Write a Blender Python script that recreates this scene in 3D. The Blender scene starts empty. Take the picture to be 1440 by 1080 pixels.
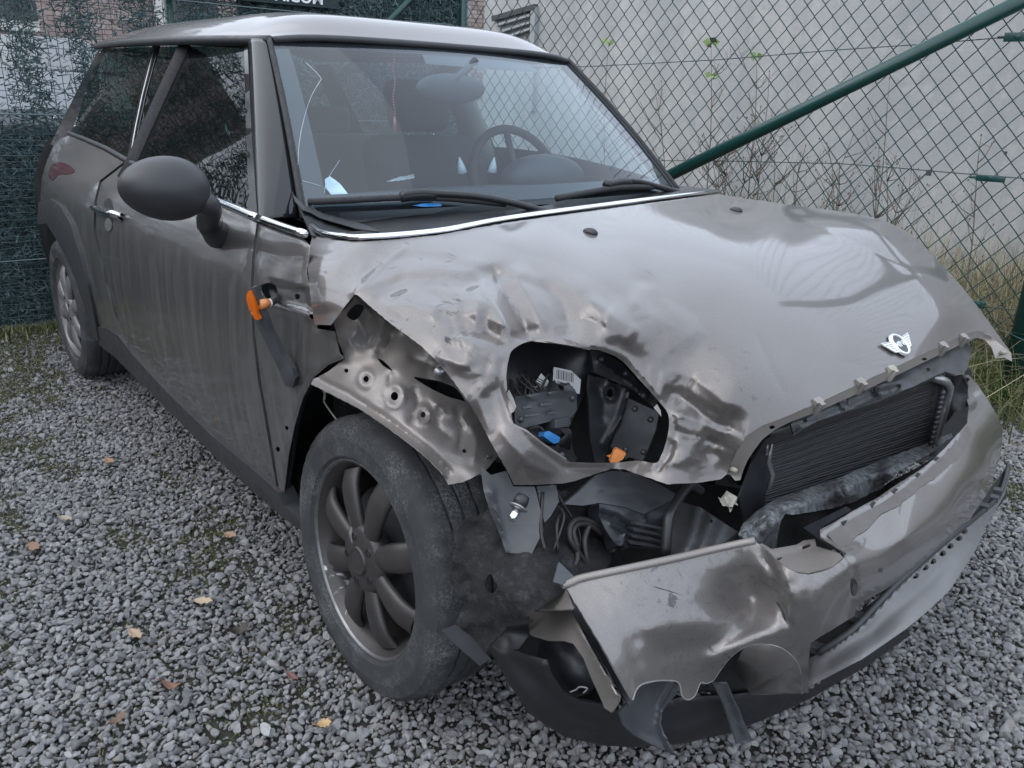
import bpy, bmesh, math, random
import numpy as np
from mathutils import Vector, Matrix, noise as mnoise
from mathutils.geometry import delaunay_2d_cdt
random.seed(7); RNG = np.random.default_rng(7)
scn = bpy.context.scene
COL = scn.collection
R = math.radians

# ------------------------------------------------------------------ camera
# metres; X = the car's nose direction, Y = the car's left, Z up, origin under the front axle
CAM = np.array([1.29306, -1.49381, 1.19948]); YAW, PIT, ROLL, FPX = 2.4462, 0.338, 0.03234, 1141.943
_f = np.array([math.cos(YAW)*math.cos(PIT), math.sin(YAW)*math.cos(PIT), -math.sin(PIT)])
_r = np.cross(_f, [0, 0, 1]); _r /= np.linalg.norm(_r); _u = np.cross(_r, _f)
RT = _r*math.cos(ROLL) + _u*math.sin(ROLL); UP = -_r*math.sin(ROLL) + _u*math.cos(ROLL); FW = _f
cd = bpy.data.cameras.new('camera'); cam = bpy.data.objects.new('camera', cd); COL.objects.link(cam)
cd.sensor_width = 36; cd.lens = FPX/1440*36; cd.clip_start = .05; cd.clip_end = 500
cam.matrix_world = Matrix(((RT[0], UP[0], -FW[0], CAM[0]), (RT[1], UP[1], -FW[1], CAM[1]), (RT[2], UP[2], -FW[2], CAM[2]), (0, 0, 0, 1)))
scn.camera = cam

# ------------------------------------------------------------------ overcast daylight
SUN_EL, SUN_ROT = R(48), R(200)
w = bpy.data.worlds.new('World'); scn.world = w; w.use_nodes = True
nt = w.node_tree; nt.nodes.clear()
sky = nt.nodes.new('ShaderNodeTexSky'); sky.sky_type = 'NISHITA'; sky.sun_disc = False
sky.sun_elevation = SUN_EL; sky.sun_rotation = SUN_ROT; sky.air_density = 1.0; sky.dust_density = 4.0; sky.ozone_density = 1.0
hs = nt.nodes.new('ShaderNodeHueSaturation'); hs.inputs['Saturation'].default_value = .40
mx = nt.nodes.new('ShaderNodeMix'); mx.data_type = 'RGBA'; mx.inputs[0].default_value = .72          # an even cloud cover veils the clear sky
mx.inputs[7].default_value = (6.4, 7.2, 8.45, 1)
bg = nt.nodes.new('ShaderNodeBackground'); bg.inputs['Strength'].default_value = .14
wo = nt.nodes.new('ShaderNodeOutputWorld')
nt.links.new(sky.outputs[0], hs.inputs['Color']); nt.links.new(hs.outputs[0], mx.inputs[6]); nt.links.new(mx.outputs[2], bg.inputs[0]); nt.links.new(bg.outputs[0], wo.inputs[0])
sl = bpy.data.lights.new('sun', 'SUN'); sl.energy = .5; sl.angle = R(120); sl.color = (1, .97, .93)
so = bpy.data.objects.new('sun', sl); COL.objects.link(so)
# sun high, behind the camera's right shoulder
_sd = Vector((math.cos(SUN_EL)*math.sin(SUN_ROT), math.cos(SUN_EL)*math.cos(SUN_ROT), math.sin(SUN_EL)))
so.rotation_euler = _sd.to_track_quat('Z', 'Y').to_euler()
scn.view_settings.view_transform = 'Standard'; scn.view_settings.look = 'None'
scn.view_settings.gamma = 1; scn.view_settings.use_curve_mapping = False
scn.view_settings.exposure = 0.95
scn.cycles.max_bounces = 10; scn.cycles.transparent_max_bounces = 24

# ------------------------------------------------------------------ pixel <-> place helpers
def ray(p):
    p = np.asarray(p, float)
    return FW + ((p[..., 0]-720)/FPX)[..., None]*RT - ((p[..., 1]-540)/FPX)[..., None]*UP
AX = {'x': 0, 'y': 1, 'z': 2}
def dep(px, py, ax, val):
    d = ray((px, py)); a = AX[ax]; return (val-CAM[a])/d[a]
def U(px, py, ax, val):
    return CAM + ray((px, py))*dep(px, py, ax, val)
def V(p): return Vector((float(p[0]), float(p[1]), float(p[2])))

class TPS:                      # smooth surface through points given as (px, py, axis, value)
    def __init__(s, ctrl, lam=1e-5):
        c = np.array([(a, b) for a, b, *_ in ctrl], float)/1000
        v = np.array([1/(q[3] if q[2] == 'd' else dep(*q)) for q in ctrl])
        n = len(c); s.c = c
        K = s.k(np.linalg.norm(c[:, None]-c[None], axis=2)) + lam*np.eye(n)
        Q = np.hstack([np.ones((n, 1)), c])
        A = np.zeros((n+3, n+3)); A[:n, :n] = K; A[:n, n:] = Q; A[n:, :n] = Q.T
        s.w = np.linalg.lstsq(A, np.concatenate([v, np.zeros(3)]), rcond=None)[0]
    @staticmethod
    def k(r): return r*r*np.log(r+1e-9)
    def depth(s, P):
        p = np.asarray(P, float)/1000
        o = np.empty(len(p))
        for i in range(0, len(p), 4000):
            q = p[i:i+4000]
            K = s.k(np.linalg.norm(q[:, None]-s.c[None], axis=2))
            o[i:i+4000] = K@s.w[:-3] + s.w[-3] + q@s.w[-2:]
        return 1/np.maximum(o, .02)

def ip(x, xs, ys): return np.interp(x, xs, ys)
def smooth_ip(xs, ys):          # C1 interpolation (Catmull-Rom / Hermite)
    xs = np.array(xs, float); ys = np.array(ys, float); m = np.gradient(ys, xs)
    def f(x):
        x = np.clip(x, xs[0], xs[-1]); i = np.clip(np.searchsorted(xs, x)-1, 0, len(xs)-2)
        h = xs[i+1]-xs[i]; t = (x-xs[i])/h
        return ((2*t**3-3*t**2+1)*ys[i] + (t**3-2*t**2+t)*h*m[i] + (-2*t**3+3*t**2)*ys[i+1] + (t**3-t**2)*h*m[i+1])
    return f
_prof = smooth_ip([0, .15, .25, .40, .55, .70, .80, .88, .94, 1.05, 1.2, 1.33, 1.45],
                  [.74, .765, .79, .818, .832, .832, .818, .79, .752, .69, .605, .53, .46])
def side_y(X, Z, off=0.0):      # half width of the body at X, Z
    t = np.clip((-2.35-X)/.75, 0, 1.2); t2 = np.clip((X+.3)/1.0, 0, 1)
    return _prof(Z)*(1-.085*t*t)*(1-.04*t2*t2) + off
class Side:                     # the body's right flank
    def __init__(s, off=0.0): s.off = off
    def depth(s, P):
        d = ray(np.asarray(P, float)); t = (-.8-CAM[1])/d[:, 1]
        for _ in range(40):
            W = CAM + d*t[:, None]
            t = .5*t + .5*(-side_y(W[:, 0], W[:, 2], s.off)-CAM[1])/d[:, 1]
        return t
_zb = smooth_ip([-.6, -.25, 0, .2, .4, .5, .6, .66], [.975, .965, .953, .925, .865, .815, .735, .66])
def bonnet_z(X, Y):
    if Y < 0: d = .022*min(-Y/.5, 1)**2
    else: d = .016*max(0, 1-((Y-.34)/.34)**2) + .07*np.clip((X-.22)/.34, 0, 1.2)**2*np.clip((Y-.42)/.26, 0, 1.3)**2
    return _zb(X)-d
def nom(px, py, dz=0.0):        # depth of the undamaged bonnet
    d = ray((px, py)); t0 = 1.0
    def g(t):
        W = CAM+d*t; return W[2]-bonnet_z(W[0], W[1])-dz
    for t in np.arange(1.0, 4, .02):
        if g(t) < 0:
            a, b = t-.02, t
            for _ in range(30):
                m = (a+b)/2
                if g(m) < 0: b = m
                else: a = m
            return (px, py, 'd', b)
    return (px, py, 'd', 3.0)

# ------------------------------------------------------------------ object helpers
def link(name, me, mat=None, parent=None, smooth=True):
    o = bpy.data.objects.new(name, me); COL.objects.link(o)
    if mat: me.materials.append(mat)
    if smooth and len(me.polygons): me.polygons.foreach_set('use_smooth', [True]*len(me.polygons))
    if parent is not None:
        o.parent = parent
        o.matrix_parent_inverse = Matrix.Translation(-base_of(parent))
    return o
BASE = {}
def base_of(o): return o.location.copy() if o.parent is None else Vector((0, 0, 0))     # parts keep world coordinates
def tag(o, label=None, cat=None, group=None, kind=None):
    if label: o['label'] = label
    if cat: o['category'] = cat
    if group: o['group'] = group
    if kind: o['kind'] = kind
    return o
def thing(name, loc, label, cat, group=None):
    o = bpy.data.objects.new(name, None); COL.objects.link(o); o.location = loc; o.empty_display_size = .1
    return tag(o, label, cat, group)
def mesh(name, verts, faces, mat=None, parent=None, smooth=True, flip=False):
    me = bpy.data.meshes.new(name); me.from_pydata([tuple(map(float, v)) for v in verts], [], faces)
    bm = bmesh.new(); bm.from_mesh(me); bmesh.ops.recalc_face_normals(bm, faces=bm.faces); bm.to_mesh(me); bm.free()
    return link(name, me, mat, parent, smooth)
def bevel(o, wdt=.003, seg=2, ang=35):
    m = o.modifiers.new('bevel', 'BEVEL'); m.width = wdt; m.segments = seg; m.limit_method = 'ANGLE'; m.angle_limit = R(ang); return o
class MB:                       # mesh collector
    def __init__(s): s.v = []; s.f = []
    def add(s, v, f):
        n = len(s.v); s.v += [tuple(map(float, q)) for q in v]; s.f += [tuple(i+n for i in q) for q in f]
    def box(s, c, size, M=None):
        x, y, z = [q/2 for q in size]
        v = [Vector((a*x, b*y, e*z)) for a in (-1, 1) for b in (-1, 1) for e in (-1, 1)]
        if M is not None: v = [M @ q for q in v]
        c = Vector(c)
        s.add([q+c for q in v], [(0, 1, 3, 2), (4, 6, 7, 5), (0, 4, 5, 1), (2, 3, 7, 6), (0, 2, 6, 4), (1, 5, 7, 3)])
    def tube(s, pts, r, n=8, caps=True, flat=1.0):
        pts = [Vector(p) if not isinstance(p, np.ndarray) else V(p) for p in pts]
        rr = r if isinstance(r, (list, tuple)) else [r]*len(pts)
        t = (pts[1]-pts[0]).normalized(); a = t.orthogonal().normalized(); vs = []; L = len(pts)
        for i, p in enumerate(pts):
            t = (pts[min(i+1, L-1)]-pts[max(i-1, 0)]).normalized()
            a = (a - t*a.dot(t)).normalized(); b = t.cross(a)
            for k in range(n):
                q = 2*math.pi*k/n; vs.append(p + a*math.cos(q)*rr[i] + b*math.sin(q)*rr[i]*flat)
        fs = [(i*n+k, i*n+(k+1) % n, (i+1)*n+(k+1) % n, (i+1)*n+k) for i in range(L-1) for k in range(n)]
        if caps: fs += [tuple(range(n))[::-1], tuple((L-1)*n+k for k in range(n))]
        s.add(vs, fs)
    def lathe(s, prof, M, n=48, mod=None, closed=False):    # prof (r, h), axis = local Z
        vs = []; m = len(prof)
        for i in range(n):
            q = 2*math.pi*i/n
            for j, (r, h) in enumerate(prof):
                if mod: r = mod(r, h, i, j)
                vs.append(M @ Vector((r*math.cos(q), r*math.sin(q), h)))
        fs = []
        for i in range(n):
            for j in range(m if closed else m-1):
                fs.append((i*m+j, ((i+1) % n)*m+j, ((i+1) % n)*m+(j+1) % m, i*m+(j+1) % m))
        s.add(vs, fs)
    def ell(s, c, rad, M=None, nu=16, nv=10):
        vs = [];
        for j in range(nv+1):
            th = math.pi*j/nv
            for i in range(nu):
                q = 2*math.pi*i/nu
                p = Vector((rad[0]*math.sin(th)*math.cos(q), rad[1]*math.sin(th)*math.sin(q), rad[2]*math.cos(th)))
                vs.append((M @ p if M is not None else p)+Vector(c))
        s.add(vs, [(j*nu+i, (j+1)*nu+i, (j+1)*nu+(i+1) % nu, j*nu+(i+1) % nu) for j in range(nv) for i in range(nu)])
    def build(s, name, mat=None, parent=None, smooth=True): return mesh(name, s.v, s.f, mat, parent, smooth)

def catmull(pts, sub=6, closed=False):
    P = [np.array(p, float) for p in pts]; n = len(P); out = []
    rng = range(n) if closed else range(n-1)
    for i in rng:
        p1 = P[i]; p2 = P[(i+1) % n]
        p0 = P[(i-1) % n] if closed or i > 0 else 2*p1-p2
        p3 = P[(i+2) % n] if closed or i+2 < n else 2*p2-p1
        for k in range(sub):
            t = k/sub
            out.append(.5*((2*p1)+(-p0+p2)*t+(2*p0-5*p1+4*p2-p3)*t*t+(-p0+3*p1-3*p2+p3)*t**3))
    if not closed: out.append(P[-1])
    return out
def densify(poly, step, jag=0):
    out = []; n = len(poly)
    for i in range(n):
        a = np.array(poly[i], float); b = np.array(poly[(i+1) % n], float); L = np.linalg.norm(b-a); k = max(1, int(round(L/step)))
        for j in range(k):
            p = a+(b-a)*j/k
            if jag and j: p = p+RNG.normal(0, jag, 2)
            out.append(p)
    return np.array(out)
def inside(P, poly):
    x, y = P[:, 0], P[:, 1]; r = np.zeros(len(P), bool); n = len(poly)
    for i in range(n):
        x1, y1 = poly[i]; x2, y2 = poly[i-1]
        c = ((y1 > y) != (y2 > y))
        if abs(y2-y1) > 1e-12: r ^= c & (x < (x2-x1)*(y-y1)/(y2-y1)+x1)
    return r
def segdist(P, poly, closed=True):
    d = np.full(len(P), 1e9); n = len(poly); sg = np.zeros(len(P)); par = np.zeros(len(P))
    for i in range(n if closed else n-1):
        a = np.array(poly[i], float); b = np.array(poly[(i+1) % n], float); ab = b-a; l2 = ab@ab+1e-12
        t = np.clip(((P-a)@ab)/l2, 0, 1); q = P-(a+t[:, None]*ab); dd = np.hypot(q[:, 0], q[:, 1])
        m = dd < d; d[m] = dd[m]; sg[m] = np.sign(ab[0]*q[m, 1]-ab[1]*q[m, 0]); par[m] = (i+t[m])/max(1, n-1)
    return d, sg, par
def fbm(P, sc, seed=0):
    return np.array([mnoise.noise(Vector((p[0]*sc+seed*7.1, p[1]*sc-seed*3.3, p[2]*sc+seed))) for p in P])
def panel(name, outline, surf, mat, parent=None, holes=(), creases=(), thick=.0015, step=6, rough=None, jag=0, curve=False, hcurve=True, bev=0, lift=0.0, edge_roll=None):
    """a sheet of real thickness cut to an outline and laid on a surface in space"""
    ol = np.array(catmull(outline, 5, True)) if curve else np.array(outline, float)
    ol = densify(ol, step, jag)
    hs_ = [densify(np.array(catmull(h, 5, True)) if hcurve else np.array(h, float), step, jag*.6) for h in holes]
    mn, mx = ol.min(0), ol.max(0)
    gx = np.arange(mn[0], mx[0], step); gy = np.arange(mn[1], mx[1], step*.87)
    G = np.array([(x+(step/2 if j % 2 else 0), y) for j, y in enumerate(gy) for x in gx]) if len(gx)*len(gy) else np.zeros((0, 2))
    if len(G):
        G = G+RNG.uniform(-.08*step, .08*step, G.shape)
        k = inside(G, ol)
        for h in hs_: k &= ~inside(G, h)
        G = G[k]
        if len(G):
            d, _, _ = segdist(G, ol); k = d > step*.55
            for h in hs_:
                d2, _, _ = segdist(G, h); k &= d2 > step*.55
            G = G[k]
    loops = [ol]+hs_; pts = []; ed = []
    for l in loops:
        n0 = len(pts); pts += list(l); ed += [(n0+i, n0+(i+1) % len(l)) for i in range(len(l))]
    pts += list(G)
    v2, e2, f2, *_ = delaunay_2d_cdt([Vector((p[0], p[1])) for p in pts], ed, [], 0, 1e-4)
    P = np.array([(p.x, p.y) for p in v2]); F = np.array([tuple(f) for f in f2 if len(f) == 3])
    c = P[F].mean(1); k = inside(c, ol)
    for h in hs_: k &= ~inside(c, h)
    F = F[k]
    t = surf.depth(P)-lift
    for cr in creases:
        pl, amp, wd = cr[:3]; kind = cr[3] if len(cr) > 3 else 'g'
        d, sg, par = segdist(P, pl, False)
        fade = np.clip(np.minimum(par, 1-par)*6, .0, 1) if kind[-1] == 'f' else 1
        if kind[0] == 'g': t -= amp*np.exp(-(d/wd)**2)*fade
        elif kind[0] == 's': t -= amp*np.exp(-np.abs(d)/wd)*fade
        elif kind[0] == 'v': t -= amp*np.maximum(0, 1-d/wd)*fade          # fold with flat flanks
        elif kind[0] == 't': t -= amp*np.tanh(sg*d/wd)*np.exp(-(d/(wd*4))**2)*fade
        elif kind[0] == 'c':                       # crumple: sharp ridged folds inside a closed outline
            dd, _, _ = segdist(P, pl, True); m_ = np.clip(np.where(inside(P, pl), dd, 0)/16, 0, 1)
            z_ = np.array([(1-2*abs(mnoise.noise(Vector((p[0]/wd, p[1]/wd, amp*900)))))+.55*(1-2*abs(mnoise.noise(Vector((p[0]/wd*2.3+5, p[1]/wd*2.1, 3))))) if q > 0 else 0 for p, q in zip(P, m_)])
            t -= amp*z_*m_
        elif kind[0] == 'p':                       # pad: raised or sunk area inside a closed outline
            dd, _, _ = segdist(P, pl, True); ins = inside(P, pl)
            t -= amp*np.clip(np.where(ins, dd, 0)/wd, 0, 1)
    if edge_roll:
        d, _, _ = segdist(P, ol); t += edge_roll[0]*np.exp(-d/edge_roll[1])
    W = CAM+ray(P)*t[:, None]
    if rough:
        for amp, sc in rough: W = W - FW*(amp*fbm(W, sc, 3))[:, None]
    used = np.unique(F); mp = -np.ones(len(P), int); mp[used] = np.arange(len(used)); W = W[used]; F = mp[F]
    nrm = np.cross(W[F[:, 1]]-W[F[:, 0]], W[F[:, 2]]-W[F[:, 0]])
    fl = (nrm*(CAM-W[F[:, 0]])).sum(1) < 0
    F[fl] = F[fl][:, ::-1]
    me = bpy.data.meshes.new(name); me.from_pydata(W.tolist(), [], F.tolist())
    o = link(name, me, mat, parent, True)
    if thick:
        s = o.modifiers.new('thickness', 'SOLIDIFY'); s.thickness = thick; s.offset = -1; s.use_even_offset = False
    if bev: bevel(o, bev)
    if thick:
        es = o.modifiers.new('split', 'EDGE_SPLIT'); es.split_angle = R(50)
    return o
def strip(name, A, B, mat, parent=None, thick=.002, sub=6):        # ruled ribbon between two 3D polylines
    A = catmull(A, sub); B = catmull(B, sub); v = []; f = []
    for a, b in zip(A, B): v += [a, b]
    f = [(2*i, 2*i+1, 2*i+3, 2*i+2) for i in range(len(A)-1)]
    o = mesh(name, v, f, mat, parent)
    s = o.modifiers.new('thickness', 'SOLIDIFY'); s.thickness = thick; s.offset = 0
    return o
def grid(name, fn, nu, nv, mat, parent=None, thick=0, flipz=None):
    v = [fn(i/(nu-1), j/(nv-1)) for i in range(nu) for j in range(nv)]
    f = [(i*nv+j, i*nv+j+1, (i+1)*nv+j+1, (i+1)*nv+j) for i in range(nu-1) for j in range(nv-1)]
    o = mesh(name, v, f, mat, parent)
    if thick:
        s = o.modifiers.new('thickness', 'SOLIDIFY'); s.thickness = thick; s.offset = -1 if thick > 0 else 1; s.thickness = abs(thick)
    return o
def text_mesh(name, body, size, depth, mat, parent, M, bold=0.0, align='CENTER'):
    c = bpy.data.curves.new(name, 'FONT'); c.body = body; c.size = size; c.extrude = depth; c.align_x = align; c.align_y = 'CENTER'; c.offset = bold; c.resolution_u = 3
    t = bpy.data.objects.new(name, c); COL.objects.link(t)
    dg = bpy.context.evaluated_depsgraph_get(); me = bpy.data.meshes.new_from_object(t.evaluated_get(dg))
    bpy.data.objects.remove(t); me.transform(M)
    return link(name, me, mat, parent, False)
def frame_M(o, x, y):           # matrix with origin o, local x along x, local y near y
    x = V(x).normalized(); z = x.cross(V(y)).normalized(); y = z.cross(x)
    return Matrix(((x.x, y.x, z.x, o[0]), (x.y, y.y, z.y, o[1]), (x.z, y.z, z.z, o[2]), (0, 0, 0, 1)))

# ------------------------------------------------------------------ materials
class NB:
    def __init__(s, name):
        s.m = bpy.data.materials.new(name); s.m.use_nodes = True; s.t = s.m.node_tree; s.b = s.t.nodes['Principled BSDF']; s.out = s.t.nodes['Material Output']
    def n(s, typ, **k):
        q = s.t.nodes.new(typ)
        for a, b in k.items():
            if a in q.inputs: s.set(q.inputs[a], b)
            else: setattr(q, a, b)
        return q
    def set(s, i, v):
        if isinstance(v, bpy.types.NodeSocket): s.t.links.new(v, i)
        else: i.default_value = v
    def p(s, **k):
        for a, b in k.items(): s.set(s.b.inputs[a.replace('_', ' ')], b)
        return s
    def co(s, scale=(1, 1, 1), src='Object'):
        c = s.n('ShaderNodeTexCoord'); m = s.n('ShaderNodeMapping'); m.inputs['Scale'].default_value = scale
        s.t.links.new(c.outputs[src], m.inputs[0]); return m.outputs[0]
    def noise(s, scale, detail=4, rough=.55, co=None, dist=0):
        q = s.n('ShaderNodeTexNoise'); q.inputs['Scale'].default_value = scale; q.inputs['Detail'].default_value = detail; q.inputs['Roughness'].default_value = rough; q.inputs['Distortion'].default_value = dist
        s.t.links.new(co if co is not None else s.co(), q.inputs['Vector']); return q.outputs[0]
    def ramp(s, fac, stops, interp='LINEAR'):
        q = s.n('ShaderNodeValToRGB'); e = q.color_ramp.elements; q.color_ramp.interpolation = interp
        while len(e) < len(stops): e.new(.5)
        for a, (p_, c) in zip(e, stops): a.position = p_; a.color = (c if len(c) == 4 else (*c, 1)) if not isinstance(c, (int, float)) else (c, c, c, 1)
        s.t.links.new(fac, q.inputs[0]); return q.outputs[0]
    def mix(s, fac, a, b, mode='MIX'):
        q = s.n('ShaderNodeMix', data_type='RGBA', blend_type=mode); s.set(q.inputs[0], fac)
        s.set(q.inputs[6], a if not isinstance(a, tuple) else (*a[:3], 1)); s.set(q.inputs[7], b if not isinstance(b, tuple) else (*b[:3], 1)); return q.outputs[2]
    def math(s, op, a, b=0.0, clamp=False):
        q = s.n('ShaderNodeMath', operation=op, use_clamp=clamp); s.set(q.inputs[0], a); s.set(q.inputs[1], b); return q.outputs[0]
    def bump(s, h, strength=.3, dist=.002, prev=None):
        q = s.n('ShaderNodeBump'); q.inputs['Strength'].default_value = strength; q.inputs['Distance'].default_value = dist; s.t.links.new(h, q.inputs['Height'])
        if prev is not None: s.t.links.new(prev, q.inputs['Normal'])
        s.t.links.new(q.outputs[0], s.b.inputs['Normal']); return q.outputs[0]
def simple(name, col, rough=.5, metal=0, var=.25, vs=30, bump=.0, bs=200, spec=.5, bdist=.001):
    b = NB(name); f = b.noise(vs, 5, .6)
    b.p(Base_Color=b.mix(f, tuple(c*(1-var) for c in col), tuple(min(1, c*(1+var)) for c in col)), Metallic=metal, Specular_IOR_Level=spec)
    b.p(Roughness=b.ramp(b.noise(vs*2.3, 3), [(.3, max(0.02, rough*.85)), (.7, min(1, rough*1.15))]))
    if bump: b.bump(b.noise(bs, 4), bump, bdist)
    return b.m
def paint(name, col=(.150, .136, .129), dirt=.0, scratch=.0, thr=.60):
    b = NB(name)
    fl = b.n('ShaderNodeTexVoronoi'); fl.inputs['Scale'].default_value = 900; b.t.links.new(b.co(), fl.inputs['Vector'])
    base = b.mix(b.math('MULTIPLY', fl.outputs['Color'], .5), tuple(c*.8 for c in col), tuple(c*1.35 for c in col))
    rough = .44; coat = 1.0
    grime = b.ramp(b.noise(5, 6, .7), [(.42, 0), (.75, 1)])
    b.p(Metallic=.6, Coat_Weight=.9, Coat_Roughness=b.ramp(b.noise(2.2, 4), [(.3, .05), (.75, .095)]), Coat_IOR=1.5)
    if dirt:
        zz = b.n('ShaderNodeSeparateXYZ'); b.t.links.new(b.co(), zz.inputs[0])
        streak = b.noise(1, 6, .75, b.co((38, 38, 1.6)))
        st = b.ramp(streak, [(.45, 0), (.72, 1)])
        low = b.n('ShaderNodeMapRange'); b.t.links.new(zz.outputs[2], low.inputs[0]); low.inputs[1].default_value = .95; low.inputs[2].default_value = .2; low.inputs[3].default_value = .12; low.inputs[4].default_value = 1
        spl = b.ramp(b.noise(160, 3, .8), [(.60, 0), (.72, 1)])
        m = b.math('MULTIPLY', b.math('MAXIMUM', st, b.math('MULTIPLY', spl, .7)), low.outputs[0])
        m = b.math('MULTIPLY', m, dirt, True)
        base = b.mix(m, base, (.15, .145, .135))
        b.p(Coat_Weight=b.math('SUBTRACT', .9, m, True), Roughness=b.mix(m, (.44,)*3, (.7,)*3), Metallic=b.math('SUBTRACT', .6, m, True))
    elif scratch:
        s1 = b.noise(1, 5, .7, b.co((9, 60, 60)), .4); s2 = b.noise(1, 5, .7, b.co((70, 14, 25)), .5)
        s = b.math('MAXIMUM', b.ramp(s1, [(thr, 0), (thr+.07, 1)]), b.ramp(s2, [(thr+.01, 0), (thr+.08, 1)]))
        s = b.math('MULTIPLY', s, b.ramp(b.noise(4, 2), [(.45, 0), (.6, 1)]))
        yy = b.n('ShaderNodeSeparateXYZ'); b.t.links.new(b.co(), yy.inputs[0]); ym = b.n('ShaderNodeMapRange'); b.t.links.new(yy.outputs[1], ym.inputs[0]); ym.inputs[1].default_value = -.22; ym.inputs[2].default_value = -.5; ym.inputs[3].default_value = .0; ym.inputs[4].default_value = 1
        s = b.math('MULTIPLY', b.math('MULTIPLY', s, ym.outputs[0]), scratch, True)
        base = b.mix(s, base, (.05, .05, .055))
        b.p(Roughness=b.mix(s, (.44,)*3, (.65,)*3), Coat_Weight=b.math('SUBTRACT', .9, s, True))
    else: b.p(Roughness=rough)
    b.p(Base_Color=base)
    return b.m
M_paint = paint('metallic_paint'); M_side = paint('flank_paint_darkened', (.120, .113, .110), dirt=.75); M_crash = paint('scraped_paint', scratch=.95)  # M_side: same body paint, base darkened for the flank's dark reflections, plus dirt
M_bump = paint('scuffed_bumper_paint', (.185, .172, .164), scratch=.9, thr=.56)
M_inner = paint('inner_panel_paint', (.25, .228, .21)); 
_b = M_inner.node_tree.nodes['Principled BSDF']; _b.inputs['Coat Weight'].default_value = .25; _b.inputs['Roughness'].default_value = .5; _b.inputs['Metallic'].default_value = .45
M_black = simple('black_plastic', (.016, .017, .019), .42, 0, .3, 20, .15, 500)
M_trim = simple('faded_trim', (.035, .037, .04), .5, 0, .35, 12, .2, 600)
M_dark = simple('engine_bay_plastic', (.02, .022, .026), .38, 0, .4, 25, .2, 120)
M_grey = simple('grey_plastic', (.052, .055, .061), .45, 0, .55, 22, .2, 150)
M_steel = simple('black_steel', (.06, .062, .066), .42, .3, .4, 40, .2, 200)
M_chrome = simple('chrome', (.75, .76, .78), .1, 1, .08, 10)
M_alu = simple('bare_metal', (.42, .42, .42), .38, .9, .25, 40, .1, 100)
M_white = simple('white_label', (.75, .75, .74), .5, 0, .05)
M_ink = simple('print_ink', (.02, .02, .02), .6)
M_blue = simple('blue_connector', (.03, .19, .48), .4, 0, .1)
M_orange = simple('orange_lens', (.60, .22, .07), .25, 0, .2, 60)
M_lens = simple('amber_lens', (.58, .12, .008), .15, 0, .25, 200, .6, 400)
M_red = simple('red_lamp', (.07, .022, .026), .12, 0, .2)
M_rubber = simple('rubber', (.02, .021, .023), .7, 0, .3, 40, .2, 300)
M_wire = simple('cable', (.016, .014, .014), .5)
M_clip = simple('clip_nylon', (.27, .26, .22), .5, 0, .2, 60)
M_dash = simple('dashboard_vinyl', (.03, .032, .036), .55, 0, .15, 30, .3, 900)
M_seat = simple('seat_cloth', (.022, .023, .026), .85, 0, .25, 60, .4, 700)
M_lining = simple('roof_lining', (.42, .41, .39), .9, 0, .06, 40, .2, 500)
M_cream = simple('pale_trim_and_reflection', (.17, .175, .15), .8, 0, .06)
M_under = simple('underbody_and_gap_dark', (.02, .02, .021), .9, 0, .3, 30)
M_green = simple('green_coated_steel', (.006, .042, .038), .32, 0, .2, 10, .1, 100)
M_mirror = simple('mirror_plastic', (.026, .027, .030), .42, 0, .12, 300, .25, 900)
# crushed beam: grey dusty metal
def mk_beam():
    b = NB('dusty_beam'); f = b.noise(18, 6, .7); g = b.ramp(b.noise(70, 6, .75), [(.42, 0), (.58, 1)])
    b.p(Base_Color=b.mix(g, b.mix(f, (.035, .038, .042), (.085, .09, .095)), (.20, .21, .22)), Roughness=.62, Metallic=.25); b.bump(b.noise(90, 6, .7), .6, .003); return b.m
M_beam = mk_beam()
def mk_felt():
    b = NB('felt_liner'); f = b.noise(26, 7, .75); g = b.ramp(b.noise(34, 8, .85), [(.5, 0), (.72, 1)])
    b.p(Base_Color=b.mix(b.math('MULTIPLY', g, .32), b.mix(f, (.015, .015, .017), (.06, .06, .062)), (.22, .22, .22)), Roughness=.95, Specular_IOR_Level=.1); b.bump(b.noise(60, 8, .8), 1, .01); return b.m
M_felt = mk_felt()
def mk_tyre():
    b = NB('tyre_rubber'); n1 = b.noise(9, 4, .6); n2 = b.noise(190, 5, .85)
    m = b.math('MULTIPLY', b.ramp(n1, [(.44, 0.0), (.64, .9)]), b.ramp(n2, [(.46, 0), (.70, 1)]))
    b.p(Base_Color=b.mix(b.math('MULTIPLY', m, .8), b.mix(b.noise(14), (.026, .028, .030), (.050, .053, .056)), (.30, .31, .31)), Roughness=.75, Specular_IOR_Level=.35); b.bump(b.noise(260, 4), .4, .001); return b.m
M_tyre = mk_tyre()
def mk_rim(name, dark, worn):
    b = NB(name); m = b.ramp(b.noise(11, 5, .55, None, .6), [(worn, 0), (worn+.03, 1)])
    d = b.noise(40, 5, .7)
    b.p(Base_Color=b.mix(m, b.mix(d, tuple(c*.7 for c in dark), tuple(c*1.3 for c in dark)), (.45, .45, .45)), Roughness=b.mix(m, (.42,)*3, (.48,)*3), Metallic=b.math('ADD', b.math('MULTIPLY', m, .5), .35)); b.bump(b.noise(300, 3), .1, .001); return b.m
M_rimf = mk_rim('grimy_rim', (.055, .050, .048), .64); M_rimr = mk_rim('silver_rim', (.20, .20, .205), .80)
M_lip = simple('rim_lip', (.20, .20, .205), .35, .8, .6, 30)
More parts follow.
